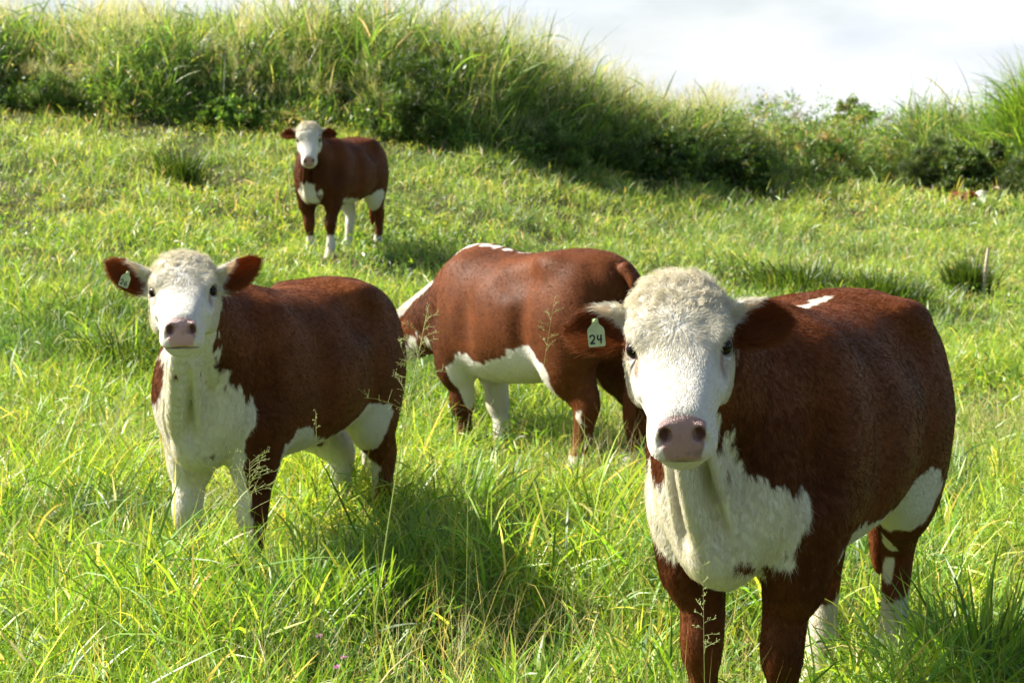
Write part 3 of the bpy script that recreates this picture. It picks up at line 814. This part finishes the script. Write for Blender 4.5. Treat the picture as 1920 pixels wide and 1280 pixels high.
# ---------------------------------------------------------------- blades
def blades(R, az, lean, droop, L, Wd, col, K=4, phi=None, r=rng, tipcol=None, belly=.35):
    n = len(R); V = np.zeros((n, K + 1, 2, 3), np.float32); Cc = np.zeros((n, K + 1, 2, 3), np.float32)
    h = np.stack([np.cos(az), np.sin(az), np.zeros(n)], 1); side = np.stack([-np.sin(az), np.cos(az), np.zeros(n)], 1)
    phi = r.uniform(-1.1, 1.1, n) if phi is None else phi
    p = R.astype(float).copy()
    for i in range(K + 1):
        t = i / K; th = lean + droop * t ** 1.3
        d = h * np.sin(th)[:, None] + np.array((0, 0, 1.)) * np.cos(th)[:, None]
        nrm = np.cross(side, d)
        w = side * np.cos(phi)[:, None] + nrm * np.sin(phi)[:, None]
        ww = Wd * (.55 + .45 * min(1, t / belly)) * (max(0., 1 - t) ** .6 if t < 1 else .02)
        V[:, i, 0] = p - w * ww[:, None] / 2; V[:, i, 1] = p + w * ww[:, None] / 2
        c = col if tipcol is None else col * (1 - t ** 2) + tipcol * t ** 2
        Cc[:, i] = c[:, None, :]
        p = p + d * (L / K)[:, None]
    base = (np.arange(n) * (K + 1) * 2)[:, None]
    F = []
    for i in range(K):
        F.append(np.stack([base[:, 0] + 2 * i, base[:, 0] + 2 * i + 1, base[:, 0] + 2 * i + 3, base[:, 0] + 2 * i + 2], 1))
    return V.reshape(-1, 3), np.concatenate(F), Cc.reshape(-1, 3)

def join(parts):
    V, F, Cc = [], [], []; b = 0
    for v, f, c in parts: V.append(v); F.append(f + b); Cc.append(c); b += len(v)
    return np.concatenate(V), np.concatenate(F), np.concatenate(Cc)

PAL = np.array([(.190, .345, .036), (.125, .265, .036), (.275, .415, .055), (.075, .160, .028), (.400, .450, .095), (.54, .47, .22)])
def pick(n, p, r=rng, var=.16):
    c = PAL[r.choice(len(PAL), n, p=np.array(p) / sum(p))]
    return np.clip(c * (1 + r.normal(0, var, (n, 1))) * (1 + r.normal(0, .05, (n, 3))), .01, .8)

def scatter(n, y0, y1, r=rng, k=.35, m=1.5):
    Y = np.sqrt(r.random(n * 2) * (y1 ** 2 - y0 ** 2) + y0 ** 2); X = (r.random(n * 2) * 2 - 1) * (k * Y + m)
    return X[:n], Y[:n]

def keep_open(X, Y):
    """thin the grass in front of the calf lying far off"""
    return np.ones(len(X), bool)

h3 = cow3.loc + cow3.R @ np.array((-.60, .10, 0)); h1 = cow1.loc + cow1.R @ np.array((-.62, .0, 0))
LOCAL = [(h3[0], h3[1] - .15, .40, .30), (h3[0] - .1, h3[1] - .7, .45, .5), (h1[0], h1[1] - .1, .25, .6),
         (-1.25, 6.35, .40, 1.35), (-.75, 6.3, .45, 1.35), (-.35, 6.7, .40, 1.3)]   # grazed short / left tall
def pasture_grass():
    parts = []
    #            n     y0   y1   K  len        width
    for (n, y0, y1, K, l0, l1, w0, w1) in ((200000, 3.3, 9, 4, .10, .31, .0035, .0120), (185000, 9, 16, 3, .10, .27, .0045, .010), (240000, 16, 27, 3, .10, .22, .005, .011), (70000, 24, 34, 3, .14, .28, .012, .020)):
        X, Y = scatter(n, y0, y1)
        # tufts
        j = rng.integers(0, n // 9, n); tx, ty = X[:n // 9], Y[:n // 9]
        q = rng.random(n) < .62; rr = rng.normal(0, .035, (n, 2))
        X = np.where(q, tx[j] + rr[:, 0], X); Y = np.where(q, ty[j] + rr[:, 1], Y)
        keep = behind(X, Y) < .5; X, Y, rr, q = X[keep], Y[keep], rr[keep], q[keep]
        P2 = np.stack([X, Y], 1); a = fbm(P2, .9, 3, 51); b = noise(P2, 2.6, 52); e = fbm(P2, .35, 2, 53)
        hm = np.clip(1.08 + .7 * a + .6 * b, .32, 2.3)
        for (px, py, pr, pf) in LOCAL: hm = hm * (1 + (pf - 1) * np.exp(-((X - px) ** 2 + (Y - py) ** 2) / pr ** 2))
        kp = rng.random(len(X)) < np.clip(.80 + .5 * b, .35, 1); X, Y, rr, q, hm, a, b, e = (z[kp] for z in (X, Y, rr, q, hm, a, b, e))
        nn = len(X)
        R = np.stack([X, Y, terrain(X, Y) - .01], 1)
        az = np.where(q, np.arctan2(rr[:, 1], rr[:, 0]), rng.uniform(0, 6.28, nn)) + rng.normal(0, .5, nn)
        L = rng.uniform(l0, l1, nn) * hm * (1 + .25 * (rng.random(nn) < .08))
        lean = np.abs(rng.normal(.30, .26, nn)); droop = np.abs(rng.normal(.65, .55, nn))
        lf = rng.random(nn) < .55                       # leaves that leave the stem higher up
        R[:, 2] += np.where(lf, rng.uniform(.02, .62, nn) * L, 0)
        lean = np.where(lf, rng.uniform(.35, 1.35, nn), lean); L = np.where(lf, L * .62, L)
        wd = rng.uniform(w0, w1, nn) * np.where(lf, 1.25, 1)
        az = az + .5 * noise(P2[kp], 1.4, 55); L = L * np.where(rng.random(nn) < .5, rng.uniform(.5, 1, nn), 1)
        c = pick(nn, (30, 24, 20, 12, 9, 5))
        pale = sstep(-.1, .5, e + .25 * rng.normal(0, 1, nn) * .5)[:, None]
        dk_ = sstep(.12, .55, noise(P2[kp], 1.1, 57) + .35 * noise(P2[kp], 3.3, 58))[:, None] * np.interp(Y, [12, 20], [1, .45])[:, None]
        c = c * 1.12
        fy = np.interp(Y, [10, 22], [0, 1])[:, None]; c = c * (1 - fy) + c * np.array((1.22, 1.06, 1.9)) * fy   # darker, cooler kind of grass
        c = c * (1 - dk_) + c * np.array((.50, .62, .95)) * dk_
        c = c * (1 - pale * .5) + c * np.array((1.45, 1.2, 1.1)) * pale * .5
        tip = np.clip(c * np.array((1.25, 1.1, 1.0)), 0, .8)
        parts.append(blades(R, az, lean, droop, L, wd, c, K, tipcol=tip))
    # small broad leaves close to the ground
    for (n, y0, y1, Lf) in ((26000, 3.3, 9, .035), (30000, 9, 20, .05)):
        X, Y = scatter(n, y0, y1); P2 = np.stack([X, Y], 1); k = noise(P2, 1.6, 64) > .05; X, Y = X[k], Y[k]; n = len(X)
        R = np.stack([X, Y, terrain(X, Y) + rng.uniform(.02, .19, n)], 1)
        parts.append(blades(R, rng.uniform(0, 6.28, n), rng.uniform(.5, 1.6, n), rng.uniform(0, .8, n), Lf * rng.uniform(.5, 1.4, n), Lf * rng.uniform(.3, .6, n), pick(n, (20, 30, 10, 22, 2, 0)), 3))
    # dry thin stalks among the grass
    n = 26000; X, Y = scatter(n, 3.3, 12); P2 = np.stack([X, Y], 1)
    k = (fbm(P2, .8, 2, 61) + .35 * rng.random(n) + np.where((X < .6) & (Y < 6.8), .25, 0)) > .05; X, Y = X[k], Y[k]; n = len(X)
    R = np.stack([X, Y, terrain(X, Y)], 1)
    c = np.array((.56, .50, .28)) * (1 + rng.normal(0, .15, (n, 1)))
    parts.append(blades(R, rng.uniform(0, 6.28, n), np.abs(rng.normal(.4, .3, n)), rng.normal(.5, .6, n), rng.uniform(.25, .48, n), rng.uniform(.0014, .0026, n), c, 4))
    V, F, Cc = join(parts)
    print('grass verts', len(V))
    o = mesh_obj("grass", V, F, M_GRASS, None, False, Cc); tag(o, "bright green pasture grass with dry stalks covering the whole slope", "grass", kind='stuff')
pasture_grass()

# broad-leaved coarse tufts, each one standing out of the turf
def tuft(u, v, Y, n, L, spread, label, w=(.010, .018), pal=(20, 30, 14, 18, 2, 0), lean=.35, dk=1.0, group=None):
    lean = .13 if Y == 0 and spread < .2 else lean
    p = hit(u, v) if Y == 0 else at(u, v, Y); x, y = p[0], p[1]
    a = rng.uniform(0, 6.28, n); rr = np.abs(rng.normal(0, spread, n))
    X, Yy = x + rr * np.cos(a), y + rr * np.sin(a); z0 = float(terrain(np.array([x]), np.array([y]))[0])
    R = np.stack([X - x, Yy - y, terrain(X, Yy) - z0 - .01], 1)
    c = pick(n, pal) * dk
    V, F, Cc = blades(R, a + rng.normal(0, .5, n), np.abs(rng.normal(lean, .2, n)), np.abs(rng.normal(.7, .4, n)), rng.uniform(.55, 1, n) * L, rng.uniform(*w, n), c, 6)
    o = mesh_obj("grass_tuft", V, F, M_GRASS, None, False, Cc); o.location = (x, y, z0); tag(o, label, "grass tuft", group or "coarse tufts in the pasture")
TF = [(560, 1080, 6.25, 380, .46, .17, "broad-bladed green tuft in front of the left cow's belly"),
      (700, 1080, 6.4, 360, .46, .17, "broad-bladed green tuft below the left cow's rump"),
      (850, 1020, 7.0, 380, .42, .18, "deep green tuft right of the left cow's hind legs"),
      (1130, 1040, 7.0, 220, .36, .2, "low green tuft between the nearest cow and the middle of the picture"),
      (1850, 1290, 5.6, 200, .52, .18, "tall arching tuft behind the nearest cow, at the right edge"),
      (1790, 1330, 5.3, 150, .45, .14, "leaning tuft beside the nearest cow's hind hooves"),
      (240, 700, 0, 420, .42, .28, "dark coarse tuft on the slope left of the left cow's chin"),
      (190, 610, 0, 380, .40, .3, "dark coarse tuft far left, below the tagged ear"),
      (860, 910, 8.4, 340, .38, .22, "green tuft under the grazing cow's belly"),
      (345, 350, 0, 320, .55, .16, "dark upright tuft alone on the slope left of the farthest cow"),
      (1815, 560, 0, 800, .50, .10, "dark upright tuft alone on the slope above the nearest cow's rump"),
      (1650, 575, 0, 900, .46, .32, "low dark tuft behind the nearest cow's back"),
      (1500, 555, 0, 900, .46, .36, "low dark tuft above the nearest cow's left ear"),
      (560, 1330, 5.4, 130, .30, .10, "short green tuft at the bottom edge, left of the tall seed stem"),
      (270, 1330, 5.5, 26, .34, .05, "single broad leaves bending over at the bottom left"),
      (1290, 1330, 5.1, 70, .38, .08, "upright green tuft at the bottom, left of the nearest cow's forelegs"),
      (1010, 1330, 5.3, 90, .36, .08, "bright green tuft at the bottom edge, middle")]
for i, a in enumerate(TF):
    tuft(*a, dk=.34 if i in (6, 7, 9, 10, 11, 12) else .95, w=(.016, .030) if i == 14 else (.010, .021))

def bank():
    parts = []
    def region(n, s0, s1, u0=-260, u1=2210):
        u = rng.uniform(u0, u1, n); s_ = rng.uniform(s0, s1, n); th = (u - 960) / FPX
        Y = np.interp(th, TH, BY) + s_; return u, s_, th * Y, Y
    def rise(u): return np.interp(u, BU, BH)
    # body of long leaves
    n = 120000; u, s_, X, Y = region(n, -.1, 4.2)
    P2 = np.stack([X, Y], 1); a = fbm(P2, .8, 3, 71); b = noise(P2, 2.2, 72)
    # tussock centres
    m = 1500; uc, sc_, Xc, Yc = region(m, .1, 4.0); j = rng.integers(0, m, n); q = rng.random(n) < .85; rr = rng.normal(0, .15, (n, 2))
    X = np.where(q, Xc[j] + rr[:, 0], X); Y = np.where(q, Yc[j] + rr[:, 1], Y); u = 960 + X / Y * FPX
    toneT = np.clip(rng.normal(0.05, .30, m), -.5, .7)[j]; hT = rng.choice([.4, .6, .8, 1, 1.15, 1.4], m)[j]; kind = rng.random(m)[j]
    kp = behind(X, Y) > -.1; 
    gap = np.interp(u, [1330, 1440, 1660, 1720], [0, 1, 1, 0])           # the low grassy saddle
    hh = rise(u) * (.74 * (1 - gap) + .26 * gap) * hT * (1 + .38 * a)
    st = np.clip(behind(X, Y) / 1.0, .28, 1) ** .8
    L = np.maximum(hh * st * rng.uniform(.55, 1.12, n), .18)
    R = np.stack([X, Y, terrain(X, Y) - .02], 1)
    az = np.where(q, np.arctan2(rr[:, 1], rr[:, 0]), rng.uniform(0, 6.28, n)) + rng.normal(0, .5, n)
    c = pick(n, (26, 28, 12, 20, 10, 6)) * np.array((.98, .92, 1.75))
    warm = (gap * .75 + .25 * sstep(.1, .6, a) + .5 * (kind > .86))[:, None].clip(0, 1)
    c = c * (1 - warm) + c * np.array((1.35, 1.05, 1.2)) * warm
    c = np.clip(c * (1 + toneT)[:, None], .01, .7)
    P = [z[kp] for z in (R, az, L, c)]; n = len(P[0])
    lf = rng.random(n) < .5; P[0][:, 2] += np.where(lf, rng.uniform(.1, .75, n) * P[2], 0)
    ln_ = np.where(lf, rng.uniform(.3, 1.3, n), np.abs(rng.normal(.26, .26, n)))
    parts.append(blades(P[0], P[1] + rng.normal(0, .8, n), ln_, np.abs(rng.normal(.75, .6, n)), P[2] * np.where(lf, .5, 1.12), rng.uniform(.008, .028, n) * np.where(lf, 1.2, 1), P[3], 5))
    # leafy weeds tangled through it
    m = 2300; uc, sc_, Xc, Yc = region(m, -.1, 3.6); k = behind(Xc, Yc) > -.15; Xc, Yc = Xc[k], Yc[k]; m = len(Xc); uc = 960 + Xc / Yc * FPX
    topz = rise(uc) * np.clip(behind(Xc, Yc) / .8, .25, 1) * .62; Zc = terrain(Xc, Yc) + rng.random(m) * topz
    j = rng.integers(0, m, 130000); n = len(j); rad = rng.uniform(.06, .26, m)[j]; o = rng.normal(0, .5, (n, 3)); kd = rng.random(m)[j]; tn = np.clip(rng.normal(0, .3, m), -.5, .8)[j]
    R = np.stack([Xc[j], Yc[j], Zc[j]], 1) + o * rad[:, None]; R[:, 2] = np.maximum(R[:, 2], terrain(R[:, 0], R[:, 1]) + .01)
    c = pick(n, (14, 30, 6, 34, 4, 2)) * np.array((1.15, 1.08, 1.8)); tan = np.array((.34, .27, .13)) * (1 + rng.normal(0, .15, (n, 1)))
    c = np.where((kd > .84)[:, None], tan, c) * (1 + tn)[:, None]
    Lw = rng.uniform(.025, .085, n) * np.where(kd > .6, 1.6, 1)
    parts.append(blades(R, rng.uniform(0, 6.28, n), rng.uniform(.1, 2.0, n), rng.uniform(0, 1, n), Lw, Lw * np.where(kd > .6, .16, .45), np.clip(c, .01, .7), 2))
    # plumes: thin pale culms with spreading heads
    n = 3000; u, s_, X, Y = region(n, .3, 3.6, -260, 1380); kp = (noise(np.stack([X, Y], 1), .9, 73) > -.35) & (behind(X, Y) > .2)
    X, Y, u = X[kp], Y[kp], u[kp]; n = len(X)
    L = rise(u) * rng.uniform(.80, 1.12, n) * (np.clip(behind(X, Y), .4, 1)) ; L = np.maximum(L, .5)
    R = np.stack([X, Y, terrain(X, Y)], 1); az = rng.uniform(0, 6.28, n); ln = np.abs(rng.normal(.10, .08, n)); dr = np.abs(rng.normal(.3, .2, n))
    c = np.array((.42, .46, .22)) * (1 + rng.normal(0, .12, (n, 1)))
    parts.append(blades(R, az, ln, dr, L, np.full(n, .005), c, 5))
    # head branches
    nb = 16; rep = np.repeat(np.arange(n), nb); t = rng.uniform(.66, 1.0, n * nb)
    hx = np.stack([np.cos(az), np.sin(az), 0 * az], 1)[rep]
    K = 12; pos = R[rep].copy()
    for i in range(K):
        f_ = np.clip(t * K - i, 0, 1); th = (ln + dr * (i / K) ** 1.3)[rep]
        pos += (hx * np.sin(th)[:, None] + np.array((0, 0, 1.)) * np.cos(th)[:, None]) * (L[rep] / K * f_)[:, None]
    N2 = n * nb; c2 = np.array((.50, .50, .32)) * (1 + rng.normal(0, .12, (N2, 1)))
    parts.append(blades(pos, rng.uniform(0, 6.28, N2), np.abs(rng.normal(.7, .25, N2)), rng.normal(.3, .4, N2), rng.uniform(.08, .20, N2), np.full(N2, .0045), c2, 2))
    V, F, Cc = join(parts)
    o = mesh_obj("tall_grass", V, F, M_GRASS, None, False, Cc); tag(o, "tall tangled guinea grass with pale plumes along the top of the pasture", "tall grass", kind='stuff')
bank()

def tube_mesh(pts, rad, sides=5):
    pts = np.array(pts, float); n = len(pts); T = np.gradient(pts, axis=0); T /= np.linalg.norm(T, axis=1)[:, None]
    a = np.cross(T, (.3, .2, 1.)); a /= np.linalg.norm(a, axis=1)[:, None] + 1e-9; b = np.cross(T, a)
    V = []; F = []
    for i in range(n):
        for k in range(sides):
            g = 2 * math.pi * k / sides; V.append(pts[i] + (a[i] * math.cos(g) + b[i] * math.sin(g)) * rad[i])
    for i in range(n - 1):
        for k in range(sides):
            F.append((i * sides + k, i * sides + (k + 1) % sides, (i + 1) * sides + (k + 1) % sides, (i + 1) * sides + k))
    return np.array(V), np.array(F)

M_BARK = mat_plain("shrub_stem", (.10, .075, .045), .85, .2, (.20, .16, .10), 30)
M_LEAF = mat_tinted("shrub_leaf", .5, .4, translucent=.35)
def bush(name, u, v, Y, w, h, d, nclump, nleaf, label, cat, leafL=.06, dk=1.0, warm=0.0, long=False):
    base = at(u, v, Y); x, y = base[0], base[1]; z = float(terrain(np.array([x]), np.array([y]))[0]); r = np.random.default_rng(int(u) + 7)
    root = bpy.data.objects.new(name, None); C.collection.objects.link(root); root.location = (x, y, z - .03); tag(root, label, cat)
    c = r.normal(0, 1, (nclump, 3)); c /= np.linalg.norm(c, axis=1)[:, None]; c[:, 2] = np.abs(c[:, 2]); c *= (r.random(nclump) ** .4)[:, None]
    c = c * np.array((w / 2, d / 2, h * .82)) * (1 + .12 * r.normal(0, 1, (nclump, 1))) + (0, 0, .06)
    j = r.integers(0, nclump, nleaf); rad = r.uniform(.07, .20, nclump)[j] * (w + h) / 2.6
    o = r.normal(0, 1, (nleaf, 3)); o /= np.linalg.norm(o, axis=1)[:, None]
    P = c[j] + o * (rad * r.random(nleaf) ** .5)[:, None] * np.array((1, 1, .75)); P[:, 2] = np.maximum(P[:, 2], .02)
    L = leafL * r.uniform(.5, 1.4, nleaf)
    col = pick(nleaf, (14, 30, 6, 30, 4, 2), r) * np.array((1.05, 1.0, 1.4)) * dk * (1 + .25 * r.normal(0, 1, nclump)[j])[:, None]
    col = np.clip(col * (1 - warm) + col * np.array((1.7, 1.1, 1.2)) * warm, .01, .7)
    V, F, Cc = blades(P, r.uniform(0, 6.28, nleaf), r.uniform(.1, 1.8, nleaf), r.uniform(.1, 1.0, nleaf), L, L * (.10 if long else .42), col, 3, r=r)
    mesh_obj("foliage", V, F, M_LEAF, root, False, Cc)
    Vs, Fs, b = [], [], 0
    for k in range(9):
        e = c[r.integers(0, nclump)]; m = e * .5 + r.normal(0, .05, 3); m[2] = abs(m[2]) + .05
        s0 = np.array((e[0] * .12, e[1] * .12, -.03)); t = np.linspace(0, 1, 7)[:, None]
        pts = s0 * (1 - t) ** 2 + 2 * m * t * (1 - t) + e * t * t
        a, f = tube_mesh(pts, np.linspace(.018, .004, 7), 5); Vs.append(a); Fs.append(f + b); b += len(a)
    mesh_obj("stem", np.concatenate(Vs), np.concatenate(Fs), M_BARK, root, True)
def bY(u, off): return float(np.interp((u - 960) / FPX, TH, BY)) + off
bush("bush", 430, 262, bY(430, -.2), .9, .55, .6, 40, 5000, "leafy low bush at the foot of the tall grass, left of the farthest cow", "bush", .07, .9)
bush("bush", 790, 285, bY(790, .2), 1.15, 1.35, .8, 70, 11000, "large dark bush in the tall grass right of the farthest cow", "bush", .11, .55, long=True)
bush("bush", 1250, 350, bY(1250, .2), 1.2, .85, .9, 60, 9000, "dark bush in the bank above the grazing cow's rump", "bush", .075, .6)
bush("bush", 1390, 368, bY(1390, -.1), 1.0, .8, .8, 60, 9000, "dark bush where the bank drops to the low saddle", "bush", .07, .55)
bush("bush", 1735, 372, bY(1735, -.15), 1.2, 1.15, .8, 90, 17000, "dark bush right of the low saddle, its left side catching the sun", "bush", .085, .36, .1, long=True)  # shade on the bank's face put into the leaf colour, here and next two
bush("bush", 1830, 378, bY(1830, .05), 1.2, 1.15, .8, 90, 17000, "dark bush directly behind the lying calf", "bush", .07, .38, .1)
bush("bush", 1930, 388, bY(1930, -.05), 1.2, 1.15, .8, 90, 17000, "dark bush at the right edge below the cane grass", "bush", .08, .38, .1, long=True)
bush("bush", 1545, 345, bY(1540, 2.2), .8, .6, .7, 50, 5000, "round green bush in the middle of the low saddle", "bush", .07, .9, .3)
bush("bush", 1600, 300, bY(1600, 5.0), .9, .65, .7, 50, 5000, "bush on the skyline of the low saddle", "bush", .07, .8, .3)
bush("bush", 1150, 345, bY(1150, .3), .9, .9, .7, 60, 7000, "dark bush under the bank, above the grazing cow's back", "bush", .08, .6, long=True)
bush("bush", 100, 224, bY(100, .15), 1.0, .6, .6, 50, 6000, "dark bush at the foot of the tall grass near the left edge", "bush", .09, .6, long=True)
bush("bush", 1040, 322, bY(1040, .2), .9, .7, .6, 50, 6000, "dark bush under the bank right of the large bush", "bush", .09, .6, long=True)

# tall clump of cane grass at the right edge
def cane(u, v, Y, n, L, spread, label, az0=None):
    p = at(u, v, Y); x, y = p[0], p[1]; z = float(terrain(np.array([x]), np.array([y]))[0]); r = np.random.default_rng(int(u))
    a = r.uniform(0, 6.28, n); rr = np.abs(r.normal(0, spread, n)); R = np.stack([rr * np.cos(a), rr * np.sin(a), 0 * a + r.uniform(0, L * .55, n)], 1)
    c = pick(n, (24, 26, 20, 14, 10, 3), r)
    V, F, Cc = blades(R, a + r.normal(0, 1.0, n), np.abs(r.normal(.35, .30, n)), np.abs(r.normal(1.1, .7, n)), r.uniform(.3, .95, n) * L, r.uniform(.010, .026, n), c, 7, r=r)
    o = mesh_obj("tall_grass_clump", V, F, M_GRASS, None, False, Cc); o.location = (x, y, z); tag(o, label, "tall grass")
cane(1935, 330, bY(1930, 1.5), 2200, 1.65, .30, "tall arching clump of cane grass against the sky at the right edge")
cane(2040, 330, bY(2030, 1.4), 1800, 1.9, .36, "tall cane grass just beyond the right edge")

# stick
def stick():
    p = hit(1843, 566); V, F = tube_mesh([(0, 0, -.05), (.008, 0, .15), (.022, .004, .34), (.045, .002, .56)], [.020, .019, .018, .016], 8)
    o = mesh_obj("stick", np.vstack([V, [V[-8:].mean(0)]]), [F], mat_plain("weathered_wood", (.62, .52, .40), .8, .2, (.45, .36, .27), 60), None, True)
    o.location = p; tag(o, "short pale broken stick standing in the grass beside the dark tuft", "stick")
stick()

# ---------------------------------------------------------------- seed stems in the foreground
M_STEM = mat_tinted("seed_stem", .6, .2, translucent=.3)
def seed_stem(base, top, bend, nb, bl, label, headfrac=.28, seed=1, tilt=.5, th=.0016):
    r = np.random.default_rng(seed); base = np.array(base, float); top = np.array(top, float)
    t = np.linspace(0, 1, 26)[:, None]; mid = (base + top) / 2 + np.array(bend)
    pts = base * (1 - t) ** 2 + 2 * mid * t * (1 - t) + top * t * t - base
    V, F = tube_mesh(pts, np.linspace(th, th * .35, 26), 4)
    root = mesh_obj("seed_stem", V, F, M_STEM, None, True, np.tile(np.array((.42, .50, .20)), (len(V), 1))); root.location = base
    Vs, Fs, b = [], [], 0; S = []
    ax = unit(pts[-1] - pts[-4])
    for k in range(nb):
        f_ = 1 - headfrac * (k / nb) ** .9; i = min(f_ * 25, 24.999); i0 = int(i); p0 = pts[i0] + (pts[i0 + 1] - pts[i0]) * (i - i0)
        az = r.uniform(0, 6.28); o = unit((math.cos(az), math.sin(az), 0) + ax * r.uniform(.5, 1.1)); L = bl * (.35 + .65 * (k / nb)) * r.uniform(.7, 1.2)
        q = [p0 + o * L * s_ + np.array((0, 0, -.25 * L * s_ * s_)) for s_ in np.linspace(0, 1, 6)]
        a, f = tube_mesh(q, np.linspace(.0007, .0004, 6), 3); Vs.append(a); Fs.append(f + b); b += len(a)
        for m in range(7):
            s0 = r.uniform(.25, 1); p1 = p0 + o * L * s0 + np.array((0, 0, -.25 * L * s0 * s0)); o2 = unit(o + r.normal(0, .6, 3)); L2 = L * r.uniform(.08, .28)
            a, f = tube_mesh([p1, p1 + o2 * L2 * .5, p1 + o2 * L2], [.0005, .0004, .0003], 3); Vs.append(a); Fs.append(f + b); b += len(a)
            S.append((p1 + o2 * L2, o2))
            S.append((p1 + o2 * L2 * .5, o2))
    F3 = []
    for p, d in S:
        s1 = unit(np.cross(d, (.2, .3, 1))) * .0011; s2 = unit(np.cross(d, s1)) * .0011; l = d * .0026
        Vs.append(np.array([p - l, p + s1, p + s2, p - s1, p - s2, p + l]))
        F3 += [(b, b + 1, b + 2), (b, b + 2, b + 3), (b, b + 3, b + 4), (b, b + 4, b + 1), (b + 5, b + 2, b + 1), (b + 5, b + 3, b + 2), (b + 5, b + 4, b + 3), (b + 5, b + 1, b + 4)]; b += 6
    mesh_obj("seed_head", np.concatenate(Vs), [np.concatenate(Fs), np.array(F3)], M_STEM, root, False, np.tile(np.array((.44, .50, .22)), (b, 1)))
    tag(root, label, "grass stem", "thin seed stems standing above the grass")
def gpt(u, Y): p = at(u, 900, Y); return (p[0], Y, float(pasture(np.array([p[0]]), np.array([Y]))[0]))
seed_stem(gpt(452, 5.0), at(468, 862, 4.9), (.0, 0, 0), 24, .17, "thin pale seed stem with open head in front of the left cow's foreleg", .20, 1, th=.0024)
seed_stem(gpt(690, 5.9), at(800, 590, 5.8), (-.03, 0, .0), 30, .18, "longest seed stem, leaning right before the left cow's rump", .34, 2, th=.0028)
seed_stem(gpt(870, 6.3), at(748, 640, 6.0), (.06, 0, .1), 12, .12, "seed stem leaning left across the left cow's rump", .22, 3, th=.0012)
seed_stem(gpt(1330, 4.4), at(1318, 1060, 4.3), (.0, 0, 0), 14, .05, "short green seed stem before the nearest cow's right foreleg", .35, 4, th=.0013)
seed_stem(gpt(960, 6.6), at(1040, 560, 6.5), (-.02, 0, .02), 9, .08, "fine seed stem leaning across the grazing cow's belly", .18, 5, th=.0012)
seed_stem(gpt(600, 6.0), at(592, 770, 6.0), (.0, 0, .0), 6, .02, "straight green stem before the left cow's flank", .08, 6, th=.0018)
seed_stem(gpt(250, 6.0), at(560, 470, 6.0) * 0 + at(190, 520, 6.2), (.10, 0, .05), 6, .04, "faint stem leaning left from the left cow's chest towards its tagged ear", .12, 7, th=.0016)
seed_stem(gpt(870, 5.4), at(878, 880, 5.4), (.0, 0, 0), 6, .07, "upright stem with few branches in the grass, middle of the foreground", .2, 8, th=.0014)

# pink flower heads
M_PINK = mat_plain("pink_petal", (.62, .24, .45), .6, .2, (.72, .42, .60), 300)
for i, (u, v, Y, lb) in enumerate(((645, 1232, 5.2, "larger pink flower head near the bottom edge"), (632, 1250, 5.15, "pink flower head just below and left of the larger one"), (418, 1098, 5.9, "tiny pink flower left of the tall seed stem"), (598, 1192, 5.4, "pale pink flower above the pair of pink heads"))):
    p = at(u, v, Y); r = np.random.default_rng(i)
    n = 70; d = r.normal(0, 1, (n, 3)); d /= np.linalg.norm(d, axis=1)[:, None]; d[:, 2] = np.abs(d[:, 2]) - .3
    az = np.arctan2(d[:, 1], d[:, 0]); V, F, Cc = blades(d * .002, az, np.arccos(np.clip(d[:, 2], -1, 1)), r.normal(0, .2, n), np.full(n, .010), np.full(n, .0022), np.tile(np.array((.6, .3, .5)), (n, 1)), 2, r=r)
    o = mesh_obj("flower", V, F, M_PINK, None); o.location = p; tag(o, lb, "flower", "pink flowers in the foreground grass")
    z = float(pasture(np.array([p[0]]), np.array([p[1]]))[0]) - p[2]
    V, F = tube_mesh([(0, .01, z), (0, .004, z / 2), (0, 0, 0)], [.001, .001, .0008], 4); mesh_obj("stem", V, F, M_STEM, o, True, np.tile(np.array((.2, .3, .08)), (len(V), 1)))

# the calf lying far off
lie = hit(1838, 392); lz = float(terrain(np.array([lie[0]]), np.array([lie[1]]))[0])
cow5 = Cow((lie[0] - .17, lie[1] + .42, lz - .36), (.12, -.99), .52, (lie[0] + .03, lie[1] - .02, lz + .20), (.25, -.55, -.8), (0, -.8, .55),
    {'fl': None, 'fr': None, 'hl': None, 'hr': None}, {'ops': [('w', 'ell', (.72, 0, .72), (.2, .2, .2))], 'tail': [(-.735, 0, 1.0), (-.80, 0, .9), (-.82, .0, .7), (-.83, .01, .55)]})
make_cow(cow5, "calf lying far off at the foot of the dark bush, only head and back showing", .022, .014, 0, seed=5)
print("script", _t.time() - t0)
